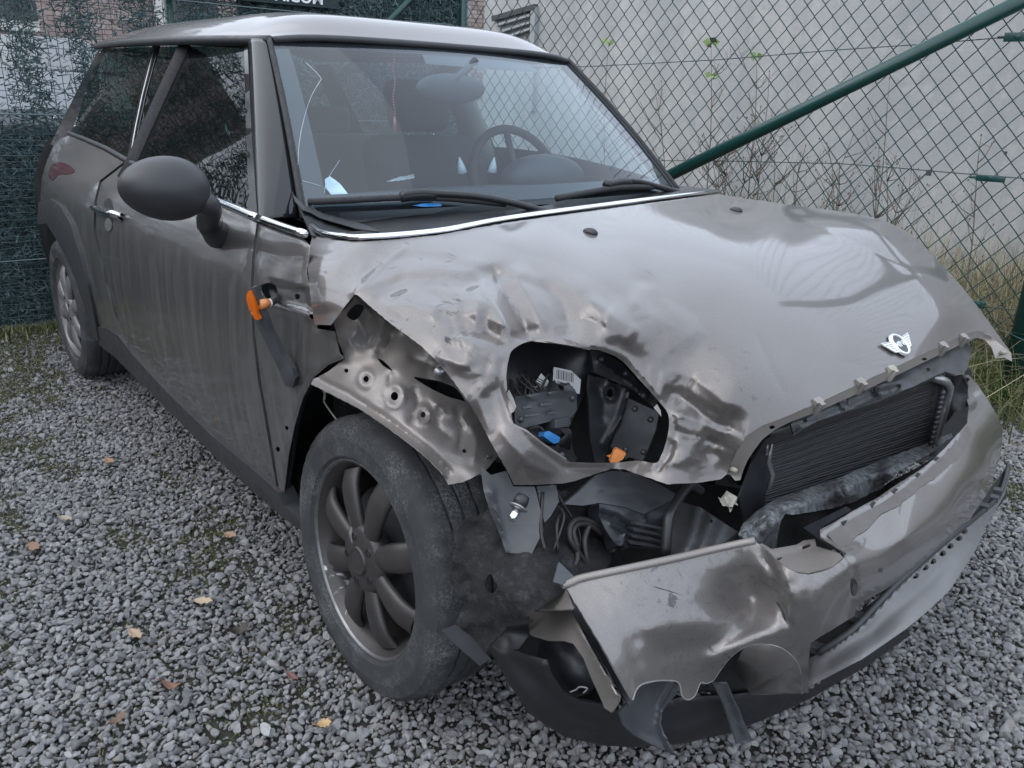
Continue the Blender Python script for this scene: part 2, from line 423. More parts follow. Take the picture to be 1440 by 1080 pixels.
def mk_glass(name, tint, dirt, dcol=(.45, .5, .55), refl=1.1):
    b = NB(name); t = b.t; t.nodes.remove(b.b)
    tr = b.n('ShaderNodeBsdfTransparent'); tr.inputs[0].default_value = (*tint, 1)
    gl = b.n('ShaderNodeBsdfGlossy'); gl.inputs['Roughness'].default_value = .015; gl.inputs[0].default_value = (.95, .97, 1, 1)
    df = b.n('ShaderNodeBsdfDiffuse'); df.inputs[0].default_value = (*dcol, 1)
    fr = b.n('ShaderNodeLayerWeight'); fr.inputs[0].default_value = .5; fz = b.math('ADD', b.math('MULTIPLY', b.math('POWER', fr.outputs['Facing'], 5.0), .93), .055)
    m1 = b.n('ShaderNodeMixShader'); m2 = b.n('ShaderNodeMixShader')
    dn = b.ramp(b.noise(6, 6, .7), [(.3, dirt*.7), (.8, dirt*1.4)])
    t.links.new(dn, m1.inputs[0]); t.links.new(tr.outputs[0], m1.inputs[1]); t.links.new(df.outputs[0], m1.inputs[2])
    fx = b.math('MULTIPLY', fz, refl, True)
    t.links.new(fx, m2.inputs[0]); t.links.new(m1.outputs[0], m2.inputs[1]); t.links.new(gl.outputs[0], m2.inputs[2]); t.links.new(m2.outputs[0], b.out.inputs[0]); return b.m
M_ws = mk_glass('windscreen_glass', (.72, .87, .94), .02); M_sg = mk_glass('side_glass', (.13, .18, .165), .02, (.2, .24, .22), .5); M_pane = mk_glass('clear_glass', (.75, .82, .82), .02)
M_shelf = simple('dusty_bumper_top', (.105, .097, .092), .55, .1, .3, 14, .1, 200)
M_torn = simple('torn_plastic', (.22, .215, .21), .6, 0, .4, 60)
M_split = simple('grey_painted_plastic', (.15, .15, .153), .5, .0, .12, 12)
M_frit = simple('black_frit', (.012, .013, .015), .12)

# ================================================================== SETTING
# ---- ground
def mk_ground():
    b = NB('gravel_bed'); f = b.noise(3, 8, .7); g = b.noise(60, 5, .8)
    b.p(Base_Color=b.mix(g, b.mix(b.ramp(f, [(.45, 0), (.62, 1)]), (.05, .05, .048), (.05, .062, .025)), (.09, .09, .082)), Roughness=.95, Specular_IOR_Level=.1); b.bump(b.noise(120, 6, .8), 1, .01); return b.m
def gz(x, y): return .045*float(np.clip((x-.35)/.9, 0, 1))*0
gs = 90
me_ground = mesh('ground', [(-gs, -gs, -.012), (gs, -gs, -.012), (gs, gs, -.012), (-gs, gs, -.012)], [(0, 1, 2, 3)], mk_ground(), None, False); tag(me_ground, kind='structure')

FC = np.array([-3.22, 1.78]); FR = np.array([.10, 2.37])          # the two strain posts of the chain-link fence
FL = np.array([-3.72, -4.5])                                       # far end of the screened fence
def proj(W):
    d = np.asarray(W, float)-CAM; z = d@FW; z = np.where(np.abs(z) < 1e-6, 1e-6, z)
    return 720+FPX*(d@RT)/z, 540-FPX*(d@UP)/z, z
def seen(x, y, z=0, m=620):
    a, b, c = proj(np.stack([x, y, np.full_like(x, z)], -1)); return (c > .3) & (a > -m) & (a < 1440+m) & (b > -m) & (b < 1080+m)
def mossy(x, y):
    n = np.array([mnoise.noise(Vector((a*1.7, b*1.7, 3.1)))+.6*mnoise.noise(Vector((a*5.2, b*5.2, 9.1)))+.35*mnoise.noise(Vector((a*14, b*14, 1.1))) for a, b in zip(x, y)])
    bias = -.6*np.clip((x+.05)/.3, 0, 1)*(y < 1.2) + .10*np.clip((-.75-y)/.2, 0, 1)*np.clip((.2-x)/.3, 0, 1) + .75*np.exp(-((x+3.25)/.55)**2)*(y < .5) + .45*np.exp(-((x+2.5)/.5)**2)*(y < -.85) + .25*np.exp(-((x+2.2)/1.0)**2)*np.exp(-((y+1.05)/.35)**2) + .55*np.clip((y-1.75)/.35, 0, 1.5)
    return n+bias
sp = .0118
gx, gy = np.meshgrid(np.arange(-3.7, 1.6, sp), np.arange(-3.0, 2.6, sp)); gx = gx.ravel(); gy = gy.ravel()
gx = gx+RNG.uniform(-.5, .5, gx.shape)*sp; gy = gy+RNG.uniform(-.5, .5, gy.shape)*sp
k = seen(gx, gy); gx, gy = gx[k], gy[k]
# the fence line bounds the gravel
k = (gx > FL[0]+(gy-FL[1])/(FC[1]-FL[1])*(FC[0]-FL[0])+.05) & (gy < FC[1]+(gx-FC[0])/(FR[0]-FC[0])*(FR[1]-FC[1])+.1); gx, gy = gx[k], gy[k]
ms = mossy(gx, gy)
k = RNG.uniform(0, 1, gx.shape) > np.clip((ms-.10)*1.6, 0, .9); gx, gy, ms = gx[k], gy[k], ms[k]
n = len(gx)
gzv = RNG.uniform(-.010, .004, n)-.004*np.clip(ms, 0, 1)
gs_ = np.clip(RNG.lognormal(math.log(.0071), .34, n), .003, .0150)
def stone_mesh(i):
    bm = bmesh.new(); bmesh.ops.create_icosphere(bm, subdivisions=2, radius=1)
    r = random.Random(i)
    pl = [(Vector((r.gauss(0, 1), r.gauss(0, 1), r.gauss(0, 1))).normalized(), r.uniform(.48, .80)) for _ in range(9)]
    sc = Vector((r.uniform(1, 1.25), r.uniform(.75, .95), r.uniform(.55, .75)))
    for v in bm.verts:
        for nn, dd in pl:
            e = v.co.dot(nn)-dd
            if e > 0: v.co -= nn*e*.92
        v.co *= 1+.08*mnoise.noise(v.co*2+Vector((i, 0, 0)))
        v.co = Vector((v.co.x*sc.x, v.co.y*sc.y, v.co.z*sc.z))
    me = bpy.data.meshes.new('stone'); bm.to_mesh(me); bm.free(); me.polygons.foreach_set('use_smooth', [True]*len(me.polygons)); me.set_sharp_from_angle(angle=R(21)); return me
def mk_stone():
    b = NB('grey_stone'); oi = b.n('ShaderNodeObjectInfo'); rnd = oi.outputs['Random']
    base = b.ramp(rnd, [(0, (.13, .131, .132)), (.25, (.25, .252, .254)), (.6, (.35, .352, .354)), (.88, (.46, .462, .464)), (.96, (.29, .27, .24)), (1, (.52, .52, .51))])
    f = b.noise(1.6, 6, .7); s_ = b.noise(9, 3, .8)
    c = b.mix(b.ramp(f, [(.3, 0), (.7, 1)]), base, b.mix(.5, base, (.42, .42, .43)))
    c = b.mix(b.ramp(s_, [(.55, 0), (.68, .5)]), c, (.15, .155, .16))
    b.p(Base_Color=c, Roughness=.8, Specular_IOR_Level=.25); b.bump(b.noise(7, 6, .8), .6, .08); return b.m
M_stone = mk_stone()
src = bpy.data.collections.new('stone_shapes')
for i in range(9):
    o = bpy.data.objects.new('stone', stone_mesh(i)); o.data.materials.append(M_stone); src.objects.link(o)
def scatter(name, pts, scale, rot, src, mat=None):
    me = bpy.data.meshes.new(name); me.from_pydata(pts.tolist(), [], [])
    a = me.attributes.new('size', 'FLOAT', 'POINT'); a.data.foreach_set('value', scale.astype(np.float32))
    a = me.attributes.new('turn', 'FLOAT_VECTOR', 'POINT'); a.data.foreach_set('vector', rot.astype(np.float32).ravel())
    o = bpy.data.objects.new(name, me); COL.objects.link(o)
    g = bpy.data.node_groups.new(name, 'GeometryNodeTree')
    g.interface.new_socket('Geometry', in_out='INPUT', socket_type='NodeSocketGeometry'); g.interface.new_socket('Geometry', in_out='OUTPUT', socket_type='NodeSocketGeometry')
    gi = g.nodes.new('NodeGroupInput'); go = g.nodes.new('NodeGroupOutput'); ci = g.nodes.new('GeometryNodeCollectionInfo'); ci.inputs['Collection'].default_value = src
    ci.inputs['Separate Children'].default_value = True; ci.inputs['Reset Children'].default_value = True
    io = g.nodes.new('GeometryNodeInstanceOnPoints'); io.inputs['Pick Instance'].default_value = True
    na = g.nodes.new('GeometryNodeInputNamedAttribute'); na.data_type = 'FLOAT'; na.inputs['Name'].default_value = 'size'
    nr = g.nodes.new('GeometryNodeInputNamedAttribute'); nr.data_type = 'FLOAT_VECTOR'; nr.inputs['Name'].default_value = 'turn'
    er = g.nodes.new('FunctionNodeEulerToRotation')
    L = g.links.new; L(gi.outputs[0], io.inputs['Points']); L(ci.outputs[0], io.inputs['Instance']); L(na.outputs[0], io.inputs['Scale']); L(nr.outputs[0], er.inputs[0]); L(er.outputs[0], io.inputs['Rotation']); L(io.outputs[0], go.inputs[0])
    m = o.modifiers.new('scatter', 'NODES'); m.node_group = g; return o
fx_, fy_ = RNG.uniform(-3.6, 1.5, 150000), RNG.uniform(-2.9, 2.3, 150000); k = seen(fx_, fy_, 0, 200); fx_, fy_ = fx_[k], fy_[k]
gx = np.concatenate([gx, fx_]); gy = np.concatenate([gy, fy_]); gzv = np.concatenate([gzv, RNG.uniform(-.010, -.004, len(fx_))]); gs_ = np.concatenate([gs_, RNG.uniform(.0022, .0050, len(fx_))]); n = len(gx)
rot = np.stack([RNG.normal(0, .45, n), RNG.normal(0, .45, n), RNG.uniform(0, 6.28, n)], 1)
gv = scatter('gravel', np.stack([gx, gy, gzv], 1), gs_, rot, src); tag(gv, 'loose grey crushed stone gravel covering the yard', 'gravel', kind='stuff')

# ---- blades: one builder for grass, moss tufts
def mk_blade(name, cols, rough=.6):
    b = NB(name); a = b.n('ShaderNodeAttribute', attribute_name='tone'); b.p(Base_Color=b.ramp(a.outputs['Fac'], [(i/(len(cols)-1), c) for i, c in enumerate(cols)]), Roughness=rough, Specular_IOR_Level=.2)
    return b.m
def blades(name, P, H, W, lean, mat, nseg=3, tone=None):
    v = []; f = []; tn = []
    for i, p in enumerate(P):
        az = RNG.uniform(0, 6.28); d = np.array([math.cos(az), math.sin(az)]); q = np.array([-d[1], d[0]]); ln = abs(RNG.normal(0, lean)); h = H[i]; wv = W*RNG.uniform(.7, 1.3); t_ = RNG.uniform(0, 1) if tone is None else tone[i]
        n0 = len(v)
        for s in range(nseg+1):
            u = s/nseg; off = d*ln*h*u*u*1.2; z = p[2]+h*(u-.35*ln*u*u); ww = wv*(1-u*.92)
            v.append((p[0]+off[0]+q[0]*ww, p[1]+off[1]+q[1]*ww, z)); v.append((p[0]+off[0]-q[0]*ww, p[1]+off[1]-q[1]*ww, z)); tn += [t_, t_]
        for s in range(nseg): f.append((n0+2*s, n0+2*s+1, n0+2*s+3, n0+2*s+2))
    me = bpy.data.meshes.new(name); me.from_pydata(v, [], f); o = link(name, me, mat, None, True)
    a = me.attributes.new('tone', 'FLOAT', 'POINT'); a.data.foreach_set('value', np.array(tn, np.float32)); return o
M_moss = mk_blade('moss_green', [(.065, .075, .025), (.11, .125, .045), (.18, .17, .09)])
mx, my = RNG.uniform(-3.6, 1.4, 380000), RNG.uniform(-2.9, 2.2, 380000)
k = seen(mx, my, m=120); mx, my = mx[k], my[k]; mm = mossy(mx, my); k = RNG.uniform(0, 1, mx.shape) < np.clip((mm-.05)*1.4, 0, 1); mx, my = mx[k], my[k]
k = ~((my > -.74) & (my < .74) & (mx < .6) & (mx > -2.95)); mx, my = mx[k], my[k]
o = blades('moss_tufts', np.stack([mx, my, np.full_like(mx, -.008)], 1), RNG.uniform(.006, .017, len(mx)), .0017, .9, M_moss, 2); tag(o, 'low moss and tiny weeds growing between the gravel stones', 'moss', kind='stuff')
M_grass = mk_blade('grass_green', [(.035, .05, .015), (.07, .10, .03), (.13, .145, .06), (.27, .24, .15)])
M_dry = mk_blade('dry_grass', [(.10, .085, .05), (.22, .19, .12), (.36, .31, .21), (.13, .15, .05)])
fdir = (FR-FC)/np.linalg.norm(FR-FC); fnor = np.array([-fdir[1], fdir[0]])
def fence_pt(s, o=0): return FC+fdir*s+fnor*o
FLEN = float(np.linalg.norm(FR-FC))
# dry grass strip beyond the chain-link fence, and greener grass at its foot
P = []; H = []
for _ in range(24000):
    s = RNG.uniform(.3, FLEN+2.0); o_ = RNG.uniform(.1, 1.75); c = fence_pt(s, o_); P.append((c[0], c[1], 0)); H.append(RNG.uniform(.30, .85)*(.75+.5*mnoise.noise(Vector((c[0]*2, c[1]*2, 0))))*(1.0 if s > 1.5 else .8))
o = blades('dry_grass', P, H, .0032, .85, M_dry, 4); tag(o, 'tall dry straw coloured grass between chain link fence and wall', 'dry grass', kind='stuff')
P = []; H = []
for _ in range(5200):
    s = RNG.uniform(FLEN-1.9, FLEN+1.2); o_ = abs(RNG.normal(0, .22))*RNG.choice([-1, 1], p=[.62, .38]); c = fence_pt(s, o_); P.append((c[0], c[1], 0)); H.append(RNG.uniform(.10, .36))
o = blades('green_grass', P, H, .003, .8, M_grass, 4); tag(o, 'green grass clump at the foot of the fence post', 'grass', kind='stuff')
P = []; H = []
for _ in range(1500):
    yy = RNG.uniform(-2.2, .3); xx = FL[0]+(yy-FL[1])/(FC[1]-FL[1])*(FC[0]-FL[0])+abs(RNG.normal(0, .10))+.02; P.append((xx, yy, 0)); H.append(RNG.uniform(.015, .065)*(1 if RNG.uniform() > .06 else 2.0))
o = blades('weed_strip', P, H, .004, .9, M_grass, 3); tag(o, 'weeds and short grass along the foot of the screened fence', 'weeds', kind='stuff')

# ---- grey wall behind the chain-link fence
def mk_wall():
    b = NB('grey_render'); c = b.co((1, 1, 1)); big = b.noise(.55, 5, .6); v = b.noise(1, 5, .65, b.co((2.2, 2.2, .18))); sp_ = b.noise(90, 4, .75); mid = b.noise(6, 6, .7)
    col = b.mix(b.ramp(v, [(.3, 0), (.7, 1)]), (.28, .285, .285), (.49, .485, .47))
    col = b.mix(b.math('MULTIPLY', b.ramp(big, [(.42, 0), (.60, 1)]), .65), col, (.30, .315, .32))
    col = b.mix(b.math('MULTIPLY', b.ramp(sp_, [(.46, 0), (.64, 1)]), .55), col, (.27, .28, .29))
    col = b.mix(b.math('MULTIPLY', b.ramp(mid, [(.52, 0), (.72, 1)]), .3), col, (.62, .61, .57))
    b.p(Base_Color=col, Roughness=.9, Specular_IOR_Level=.15); b.bump(b.noise(150, 5, .7), .25, .004); return b.m
M_wall = mk_wall()
WD = np.array([math.cos(R(5)), math.sin(R(5))]); W0 = U(681, 20, 'y', 3.75)[:2]
wall = thing('concrete_wall', (W0[0], W0[1], 0), 'tall weathered pale grey rendered wall behind the chain link fence', 'wall')
ang = math.atan2(WD[1], WD[0]); Mw = Matrix.Rotation(ang, 3, 'Z')
def wp(s, z, o=0): return (W0[0]+WD[0]*s-WD[1]*(-o), W0[1]+WD[1]*s-WD[0]*o, z)   # o > 0 towards the yard
m = MB(); m.box(wp(7.5, 1.14, -.15), (15, .3, 2.28), Mw); m.build('render_face', M_wall, wall, False)
M_louvre = simple('louvre_metal', (.30, .315, .32), .6, 0, .12, 20)
def wslope(s0, z0, s1, z1, th, o0, mat, nm):
    a = Vector(wp(s0, z0, o0)); b_ = Vector(wp(s1, z1, o0)); d = (b_-a); x = d.normalized(); n_ = Vector((WD[1], -WD[0], 0)); z = x.cross(n_)
    M3 = Matrix((x, -n_, z)).transposed(); q = MB(); q.box((a+b_)/2, (d.length, .05, th), M3); q.build(nm, mat, wall, False)
# small sloped hatch with slats near the wall's left end
def wsz(px, py):
    for k_ in range(30):
        pass
    d = ray((px, py)); n2 = np.array([WD[1], -WD[0]]); t = ((W0-CAM[:2])@n2)/(d[:2]@n2); Wp = CAM+d*t; return float((Wp[:2]-W0)@WD), float(Wp[2])
for (a, b_), th, mt in (((697, 27), .045, M_louvre), ((703, 36), .02, M_louvre), ((706, 46), .02, M_louvre), ((710, 55), .02, M_louvre)):
    s0, z0 = wsz(a, b_); s1, z1 = wsz(757 if th > .03 else 750, b_-17 if th > .03 else b_-14); wslope(s0, z0, s1, z1, th, .03, M_steel if th > .03 else M_louvre, 'slat' if th < .03 else 'ledge')
s0, z0 = wsz(755, 10); s1, z1 = wsz(753, 60); m = MB(); m.box(wp((s0+s1)/2, (z0+z1)/2-.3, .02), (.06, .06, z0-z1+.6), Mw); m.build('post_strip', M_louvre, wall, False)

# ---- brick building far behind: rows of real bricks
def mk_brick():
    b = NB('red_brick'); oi = b.n('ShaderNodeAttribute', attribute_name='tone')
    c = b.ramp(oi.outputs['Fac'], [(0, (.19, .135, .125)), (.4, (.27, .19, .175)), (.75, (.33, .25, .23)), (1, (.38, .32, .3))]); b.p(Base_Color=b.mix(b.noise(30, 5, .7), c, b.mix(.5, c, (.36, .31, .29))), Roughness=.9); return b.m
M_brick = mk_brick(); M_mortar = simple('mortar', (.36, .34, .31), .95); M_stonew = simple('pale_stone', (.55, .54, .50), .85)
def brick_wall(nm, A, B, H, label, z0=0.0, cw=.22, ch=.0725):
    A = np.array(A, float); B = np.array(B, float); L = np.linalg.norm(B-A); d = (B-A)/L; nrm = np.array([d[1], -d[0]])
    t = thing(nm, (A[0], A[1], 0), label, 'building'); an = math.atan2(d[1], d[0]); M3 = Matrix.Rotation(an, 3, 'Z')
    c = (A+B)/2-nrm*.16; m = MB(); m.box((c[0], c[1], H/2), (L, .3, H), M3); m.build('mortar_wall', M_mortar, t, False)
    v = []; f = []; tn = []
    for r in range(int((H-z0)/ch)):
        for i in range(int(L/cw)):
            s = (i+(r % 2)*.5)*cw+.005
            if s+cw > L: continue
            z = z0+r*ch; n0 = len(v); pr = .008+RNG.uniform(0, .006); tt = float(np.clip(RNG.normal(.5, .25), 0, 1))
            for (ss, zz) in ((s, z), (s+cw-.012, z), (s+cw-.012, z+ch-.012), (s, z+ch-.012)):
                for oo in (-.012, pr): q = A+d*ss+nrm*oo; v.append((q[0], q[1], zz)); tn.append(tt)
            f += [(n0+1, n0+3, n0+5, n0+7), (n0, n0+2, n0+3, n0+1), (n0+2, n0+4, n0+5, n0+3), (n0+4, n0+6, n0+7, n0+5), (n0+6, n0, n0+1, n0+7)]
    me = bpy.data.meshes.new('bricks'); me.from_pydata(v, [], f); o = link('bricks', me, M_brick, t, False); a = me.attributes.new('tone', 'FLOAT', 'POINT'); a.data.foreach_set('value', np.array(tn, np.float32)); tag(o, kind='stuff')
    return t
bb = brick_wall('brick_building', (-14, -4.0), (-11.5, 10.5), 5.4, 'old red brick building showing through the screened fence', 1.2)
m = MB()
for (y0, z0, w_, h_) in ((.9, 2.0, .9, 1.5), (3.4, 2.0, .9, 1.5), (6.0, 2.0, .9, 1.5), (-1.6, 2.0, .9, 1.5)):
    x0 = -14+2.5*(y0+4)/14.5+.03; f_ = MB(); f_.box((x0, y0, z0+h_/2), (.10, w_+.2, h_+.2)); fo = f_.build('window', M_stonew, bb, False)
    g_ = MB(); g_.box((x0+.06, y0, z0+h_/2), (.02, w_-.1, h_-.1)); g_.build('pane', M_frit, fo, False)
# a darker brick building on the other side of the yard: it stands in the reflections of the doors and glass
bb2 = brick_wall('brick_warehouse', (2.0, -8.5), (-13, -7.5), 4.6, 'long brick warehouse on the open side of the yard', .2, .44, .145)

# ---- silver car parked behind the screened fence
suv = thing('parked_car', (-5.2, -.4, 0), 'silver car parked nose on behind the green screened fence', 'car')
M_silver = simple('silver_paint', (.115, .125, .14), .4, .2, .06, 8); M_rings = simple('emblem_chrome', (.8, .8, .8), .2, .6, .02)
def suvrow(x, hw, z): return [(x, -.4-hw, z), (x, -.4-hw*.6, z+.03), (x, -.4, z+.04), (x, -.4+hw*.6, z+.03), (x, -.4+hw, z)]
rows = [suvrow(-4.32, .80, .30), suvrow(-4.22, .86, .50), suvrow(-4.22, .86, .72), suvrow(-4.26, .84, 1.02), suvrow(-4.42, .80, 1.10), suvrow(-5.25, .82, 1.25), suvrow(-6.0, .66, 1.49), suvrow(-7.6, .64, 1.52), suvrow(-8.4, .72, 1.1), suvrow(-8.5, .8, .3)]
v = [p for r_ in rows for p in r_]; f = [(i*5+j, i*5+j+1, i*5+j+6, i*5+j+5) for i in range(len(rows)-1) for j in range(4)]
n0 = len(v)
for r_ in rows: v += [(r_[0][0], r_[0][1], .3), (r_[4][0], r_[4][1], .3)]
for i in range(len(rows)-1): f += [(i*5, i*5+5, n0+2*i+2, n0+2*i), (i*5+4, n0+2*i+1, n0+2*i+3, i*5+9)]
o = mesh('body', v, f, M_silver, suv); bevel(o, .03, 3, 20)
m = MB(); m.add([(-5.23, -1.12, 1.285), (-5.23, .32, 1.285), (-5.96, .20, 1.525), (-5.96, -1.0, 1.525)], [(0, 1, 2, 3)]); o = m.build('windscreen', M_frit, suv, False)
o = m = MB(); m.box((-4.23, -.4, .80), (.06, .95, .34)); gr_ = m.build('grille', M_black, suv, False); bevel(gr_, .03)
for k_ in range(7):
    m = MB(); m.box((-4.19, -.4, .66+k_*.045), (.02, .90, .012)); m.build('grille_bar', M_grey, gr_, False)
em = U(89, 170, 'x', -4.17); em_o = None
m = MB()
for k_ in range(4):
    cyy = em[1]-.045+k_*.052-.02; m.tube([(em[0], cyy+.035*math.cos(a_), em[2]+.035*math.sin(a_)) for a_ in np.linspace(0, 2*math.pi, 25)], .0055, 6, False)
m.build('ring_emblem', M_rings, suv)
for sg in (-1, 1):
    m = MB(); m.ell((-4.26, -.4+sg*.66, .86), (.06, .17, .08)); m.build('headlight', M_pane if False else M_alu, suv)
    m = MB(); M4 = Matrix.Translation((-4.9, -.4+sg*.78, .33)) @ Matrix.Rotation(R(90), 4, 'X'); m.lathe([(.2, -.1), (.32, -.1), (.34, -.07), (.34, .07), (.32, .1), (.2, .1)], M4, 28, None, True); m.build('wheel', M_rubber, suv)

# ---- screened fence behind the car
fen = thing('screened_fence', (FL[0], FL[1], 0), 'green welded mesh fence filled with dark artificial hedge strands', 'fence')
d2 = (FC-FL); L2 = float(np.linalg.norm(d2)); d2 = d2/L2; n2 = np.array([d2[1], -d2[0]])   # n2: towards the yard
def fp(s, z, o=0): q = FL+d2*s+n2*o; return (q[0], q[1], z)
m = MB(); Sv = np.arange(1.4, L2, .05)
for s in Sv:
    j = RNG.normal(0, .003); m.tube([fp(s+j, .02, .012), fp(s+RNG.normal(0, .004), 1.0, .012+RNG.normal(0, .004)), fp(s-j, 2.12, .012)], .0019, 4, False)
for z in np.arange(.06, 2.13, .10):
    m.tube([fp(s, z+RNG.normal(0, .004), .016+RNG.normal(0, .002)) for s in np.arange(1.4, L2+.01, .25)], .0019, 4, False)
o = m.build('wire_mesh', M_green, fen); tag(o, kind='stuff')
m = MB()
for z in np.arange(.03, .95, .035):
    m.tube([fp(s, z+RNG.normal(0, .006), .022) for s in np.arange(1.4, L2+.01, .18)], .0011, 3, False)
for z in (.35, 1.05, 1.62): m.tube([fp(s, z+.006*math.sin(s*2), .026) for s in np.arange(1.4, L2+.01, .3)], .0032, 5, False)
o = m.build('screen_thread', simple('pale_thread', (.13, .19, .195), .7), fen); tag(o, kind='stuff')
def sy(px, py):                     # pixel -> position along the screened fence
    d = ray((px, py)); t = ((FL-CAM[:2])@n2)/(d[:2]@n2); Wp = CAM+d*t; return float((Wp[:2]-FL)@d2), float(Wp[2])
for px in (240,):
    s, z = sy(px, 12); m = MB(); m.tube([fp(s, 0, -.03), fp(s, 2.2, -.03)], .024, 14); m.build('post', M_green, fen)
m = MB(); m.tube([(FC[0], FC[1], 0), (FC[0], FC[1], 2.25)], .030, 18); m.build('post', M_green, fen)
s, z = sy(570, 0); s1, z1 = sy(545, 26); m = MB(); a = np.array(fp(s, z, .05)); b_ = np.array(fp(s1, z1, .05)); m.tube([b_+(b_-a)*4, a+(a-b_)*1.2], .020, 12); m.build('brace', M_green, fen)
# shade cloth backing: a thin woven sheet, torn into gaps in its upper left part
M_cloth = simple('shade_cloth', (.022, .036, .040), .85, 0, .5, 30, .3, 300)
def hd(s, z):                       # how densely the strands fill the mesh
    n_ = mnoise.noise(Vector((s*3.2, z*1.0, .5)))*.6+mnoise.noise(Vector((s*9, z*5, 4.0)))*.45
    top = np.clip((z-.90)/.2, 0, 1); right = np.clip((s-4.75)/.5, 0, 1); col_ = .5+.5*math.sin(s*2*math.pi/.27+1.2*mnoise.noise(Vector((z*1.5, s, 0))))
    g_ = top*(1-right); d_ = 1.25*(1-g_)+g_*(.22+1.0*col_**1.2); return d_+n_*(.45 if g_ > .3 else .25)
v = []; f = []; tn = []
for _ in range(105000):
    s = RNG.uniform(1.8, L2-.02); z = RNG.uniform(.02, 2.15)
    if RNG.uniform() > hd(s, z): continue
    c = np.array(fp(s, z, RNG.uniform(-.045, .01))); an = RNG.normal(math.pi/2 if RNG.uniform() < .35 else 0, .6); le = RNG.uniform(.02, .06)
    dv = np.array([*(d2*math.cos(an)), math.sin(an)])*le; dv[:2] += n2*RNG.normal(0, .01); nv = np.array([*(-d2*math.sin(an)), math.cos(an)])*RNG.uniform(.0012, .004); n0 = len(v)
    v += [c-dv/2-nv, c+dv/2-nv*.3, c+dv/2+nv*.3, c-dv/2+nv]; f.append((n0, n0+1, n0+2, n0+3)); tn += [RNG.uniform()]*4
me = bpy.data.meshes.new('hedge_strands'); me.from_pydata([tuple(q) for q in v], [], f)
o = link('hedge_strands', me, mk_blade('hedge_green', [(.018, .036, .038), (.045, .078, .082), (.085, .125, .13), (.15, .20, .205)], .6), fen); a = me.attributes.new('tone', 'FLOAT', 'POINT'); a.data.foreach_set('value', np.array(tn, np.float32)); tag(o, kind='stuff')
v = []; f = []
ss = np.arange(1.6, L2-.01, .03); zz = np.arange(.02, 2.14, .03)
for s in ss:
    for z in zz:
        if z < .80+.12*mnoise.noise(Vector((s*6, 1, 0))) or (s > 4.9 and z > .2):
            n0 = len(v); e = .0
            v += [fp(s-.001, z-.001, -.05), fp(s+.031, z-.001, -.05), fp(s+.031, z+.031, -.05), fp(s-.001, z+.031, -.05)]; f.append((n0, n0+1, n0+2, n0+3))
bm = bmesh.new(); me = bpy.data.meshes.new('shade_cloth'); me.from_pydata([tuple(map(float, q)) for q in v], [], f); bm.from_mesh(me); bmesh.ops.remove_doubles(bm, verts=bm.verts, dist=.004); bm.to_mesh(me); bm.free()
o = link('shade_cloth', me, M_cloth, fen); tag(o, kind='stuff')
# banner on the screened fence, its lettering mostly above the frame
s, z = sy(428, 4); s0, _ = sy(386, 4); s1, _ = sy(446, 4)
ban = thing('banner', fp(s, 2.0, .04), 'dark banner with pale lettering hung on the screened fence above the car roof', 'banner')
m = MB(); c = fp((s0-1.2+s1+.12)/2, z+.10, .035); m.box(c, (s1-s0+1.3, .004, .24), Matrix.Rotation(math.atan2(d2[1], d2[0]), 3, 'Z')); m.build('banner_sheet', M_cloth, ban, False)
text_mesh('lettering', 'ATION.COM', .085, .001, simple('banner_white', (.75, .77, .77), .6), ban, frame_M(np.array(fp(s1-.22, z+.022, .041)), np.array([*d2, 0]), np.array([0, 0, 1])), .002)

# ---- chain-link fence on the right
clf = thing('chain_link_fence', (FR[0], FR[1], 0), 'green coated chain link fence with a diagonal brace pipe', 'fence')
DH, DV = .084, .098
def cl(s, z, o=0): q = fence_pt(s, o); return np.array([q[0], q[1], z])
v = []; f = []; zs = np.arange(0, 2.25, DV/2)
warp = lambda s, z: (.010*mnoise.noise(Vector((s*1.3, z*1.3, 2))), .010*mnoise.noise(Vector((s*1.1, z*1.4, 8))))
m = MB(); Ncol = int((FLEN+1.3)/(DH/2))
for i in range(Ncol):
    pts = []
    for j, z in enumerate(zs):
        s = i*DH/2+(DH/4 if j % 2 else -DH/4) if i % 2 == 0 else i*DH/2+(-DH/4 if j % 2 else DH/4)
        a, b_ = warp(s, z); sg = 1 if (i % 2 == 0) else -1
        ov = .004*(1 if (j % 2) else -1)
        pts.append(cl(s+a, z+.03+b_, ov*sg))
    q = []
    for A_, B_ in zip(pts[:-1], pts[1:]): q += [A_, A_+(B_-A_)*.10+np.array([0, 0, 0]), A_+(B_-A_)*.9]
    m.tube(q+[pts[-1]], .0023, 4, False)
o = m.build('wire_mesh', M_green, clf); tag(o, kind='stuff')
def cpx(px, py, off=0):
    d = ray((px, py)); t = ((FC+fnor*off-CAM[:2])@fnor)/(d[:2]@fnor); Wp = CAM+d*t; return Wp
for ln in ([(690, 97), (840, 93), (1010, 84), (1180, 70), (1300, 62), (1420, 52), (1470, 47)], [(900, 226), (1000, 226), (1180, 230), (1260, 236), (1340, 243), (1440, 251), (1480, 254)], [(1330, 425), (1380, 431), (1470, 440)]):
    m = MB(); m.tube([cpx(a, b_, -.008) for a, b_ in ln], .0022, 6, False); m.build('line_wire', M_green, clf)
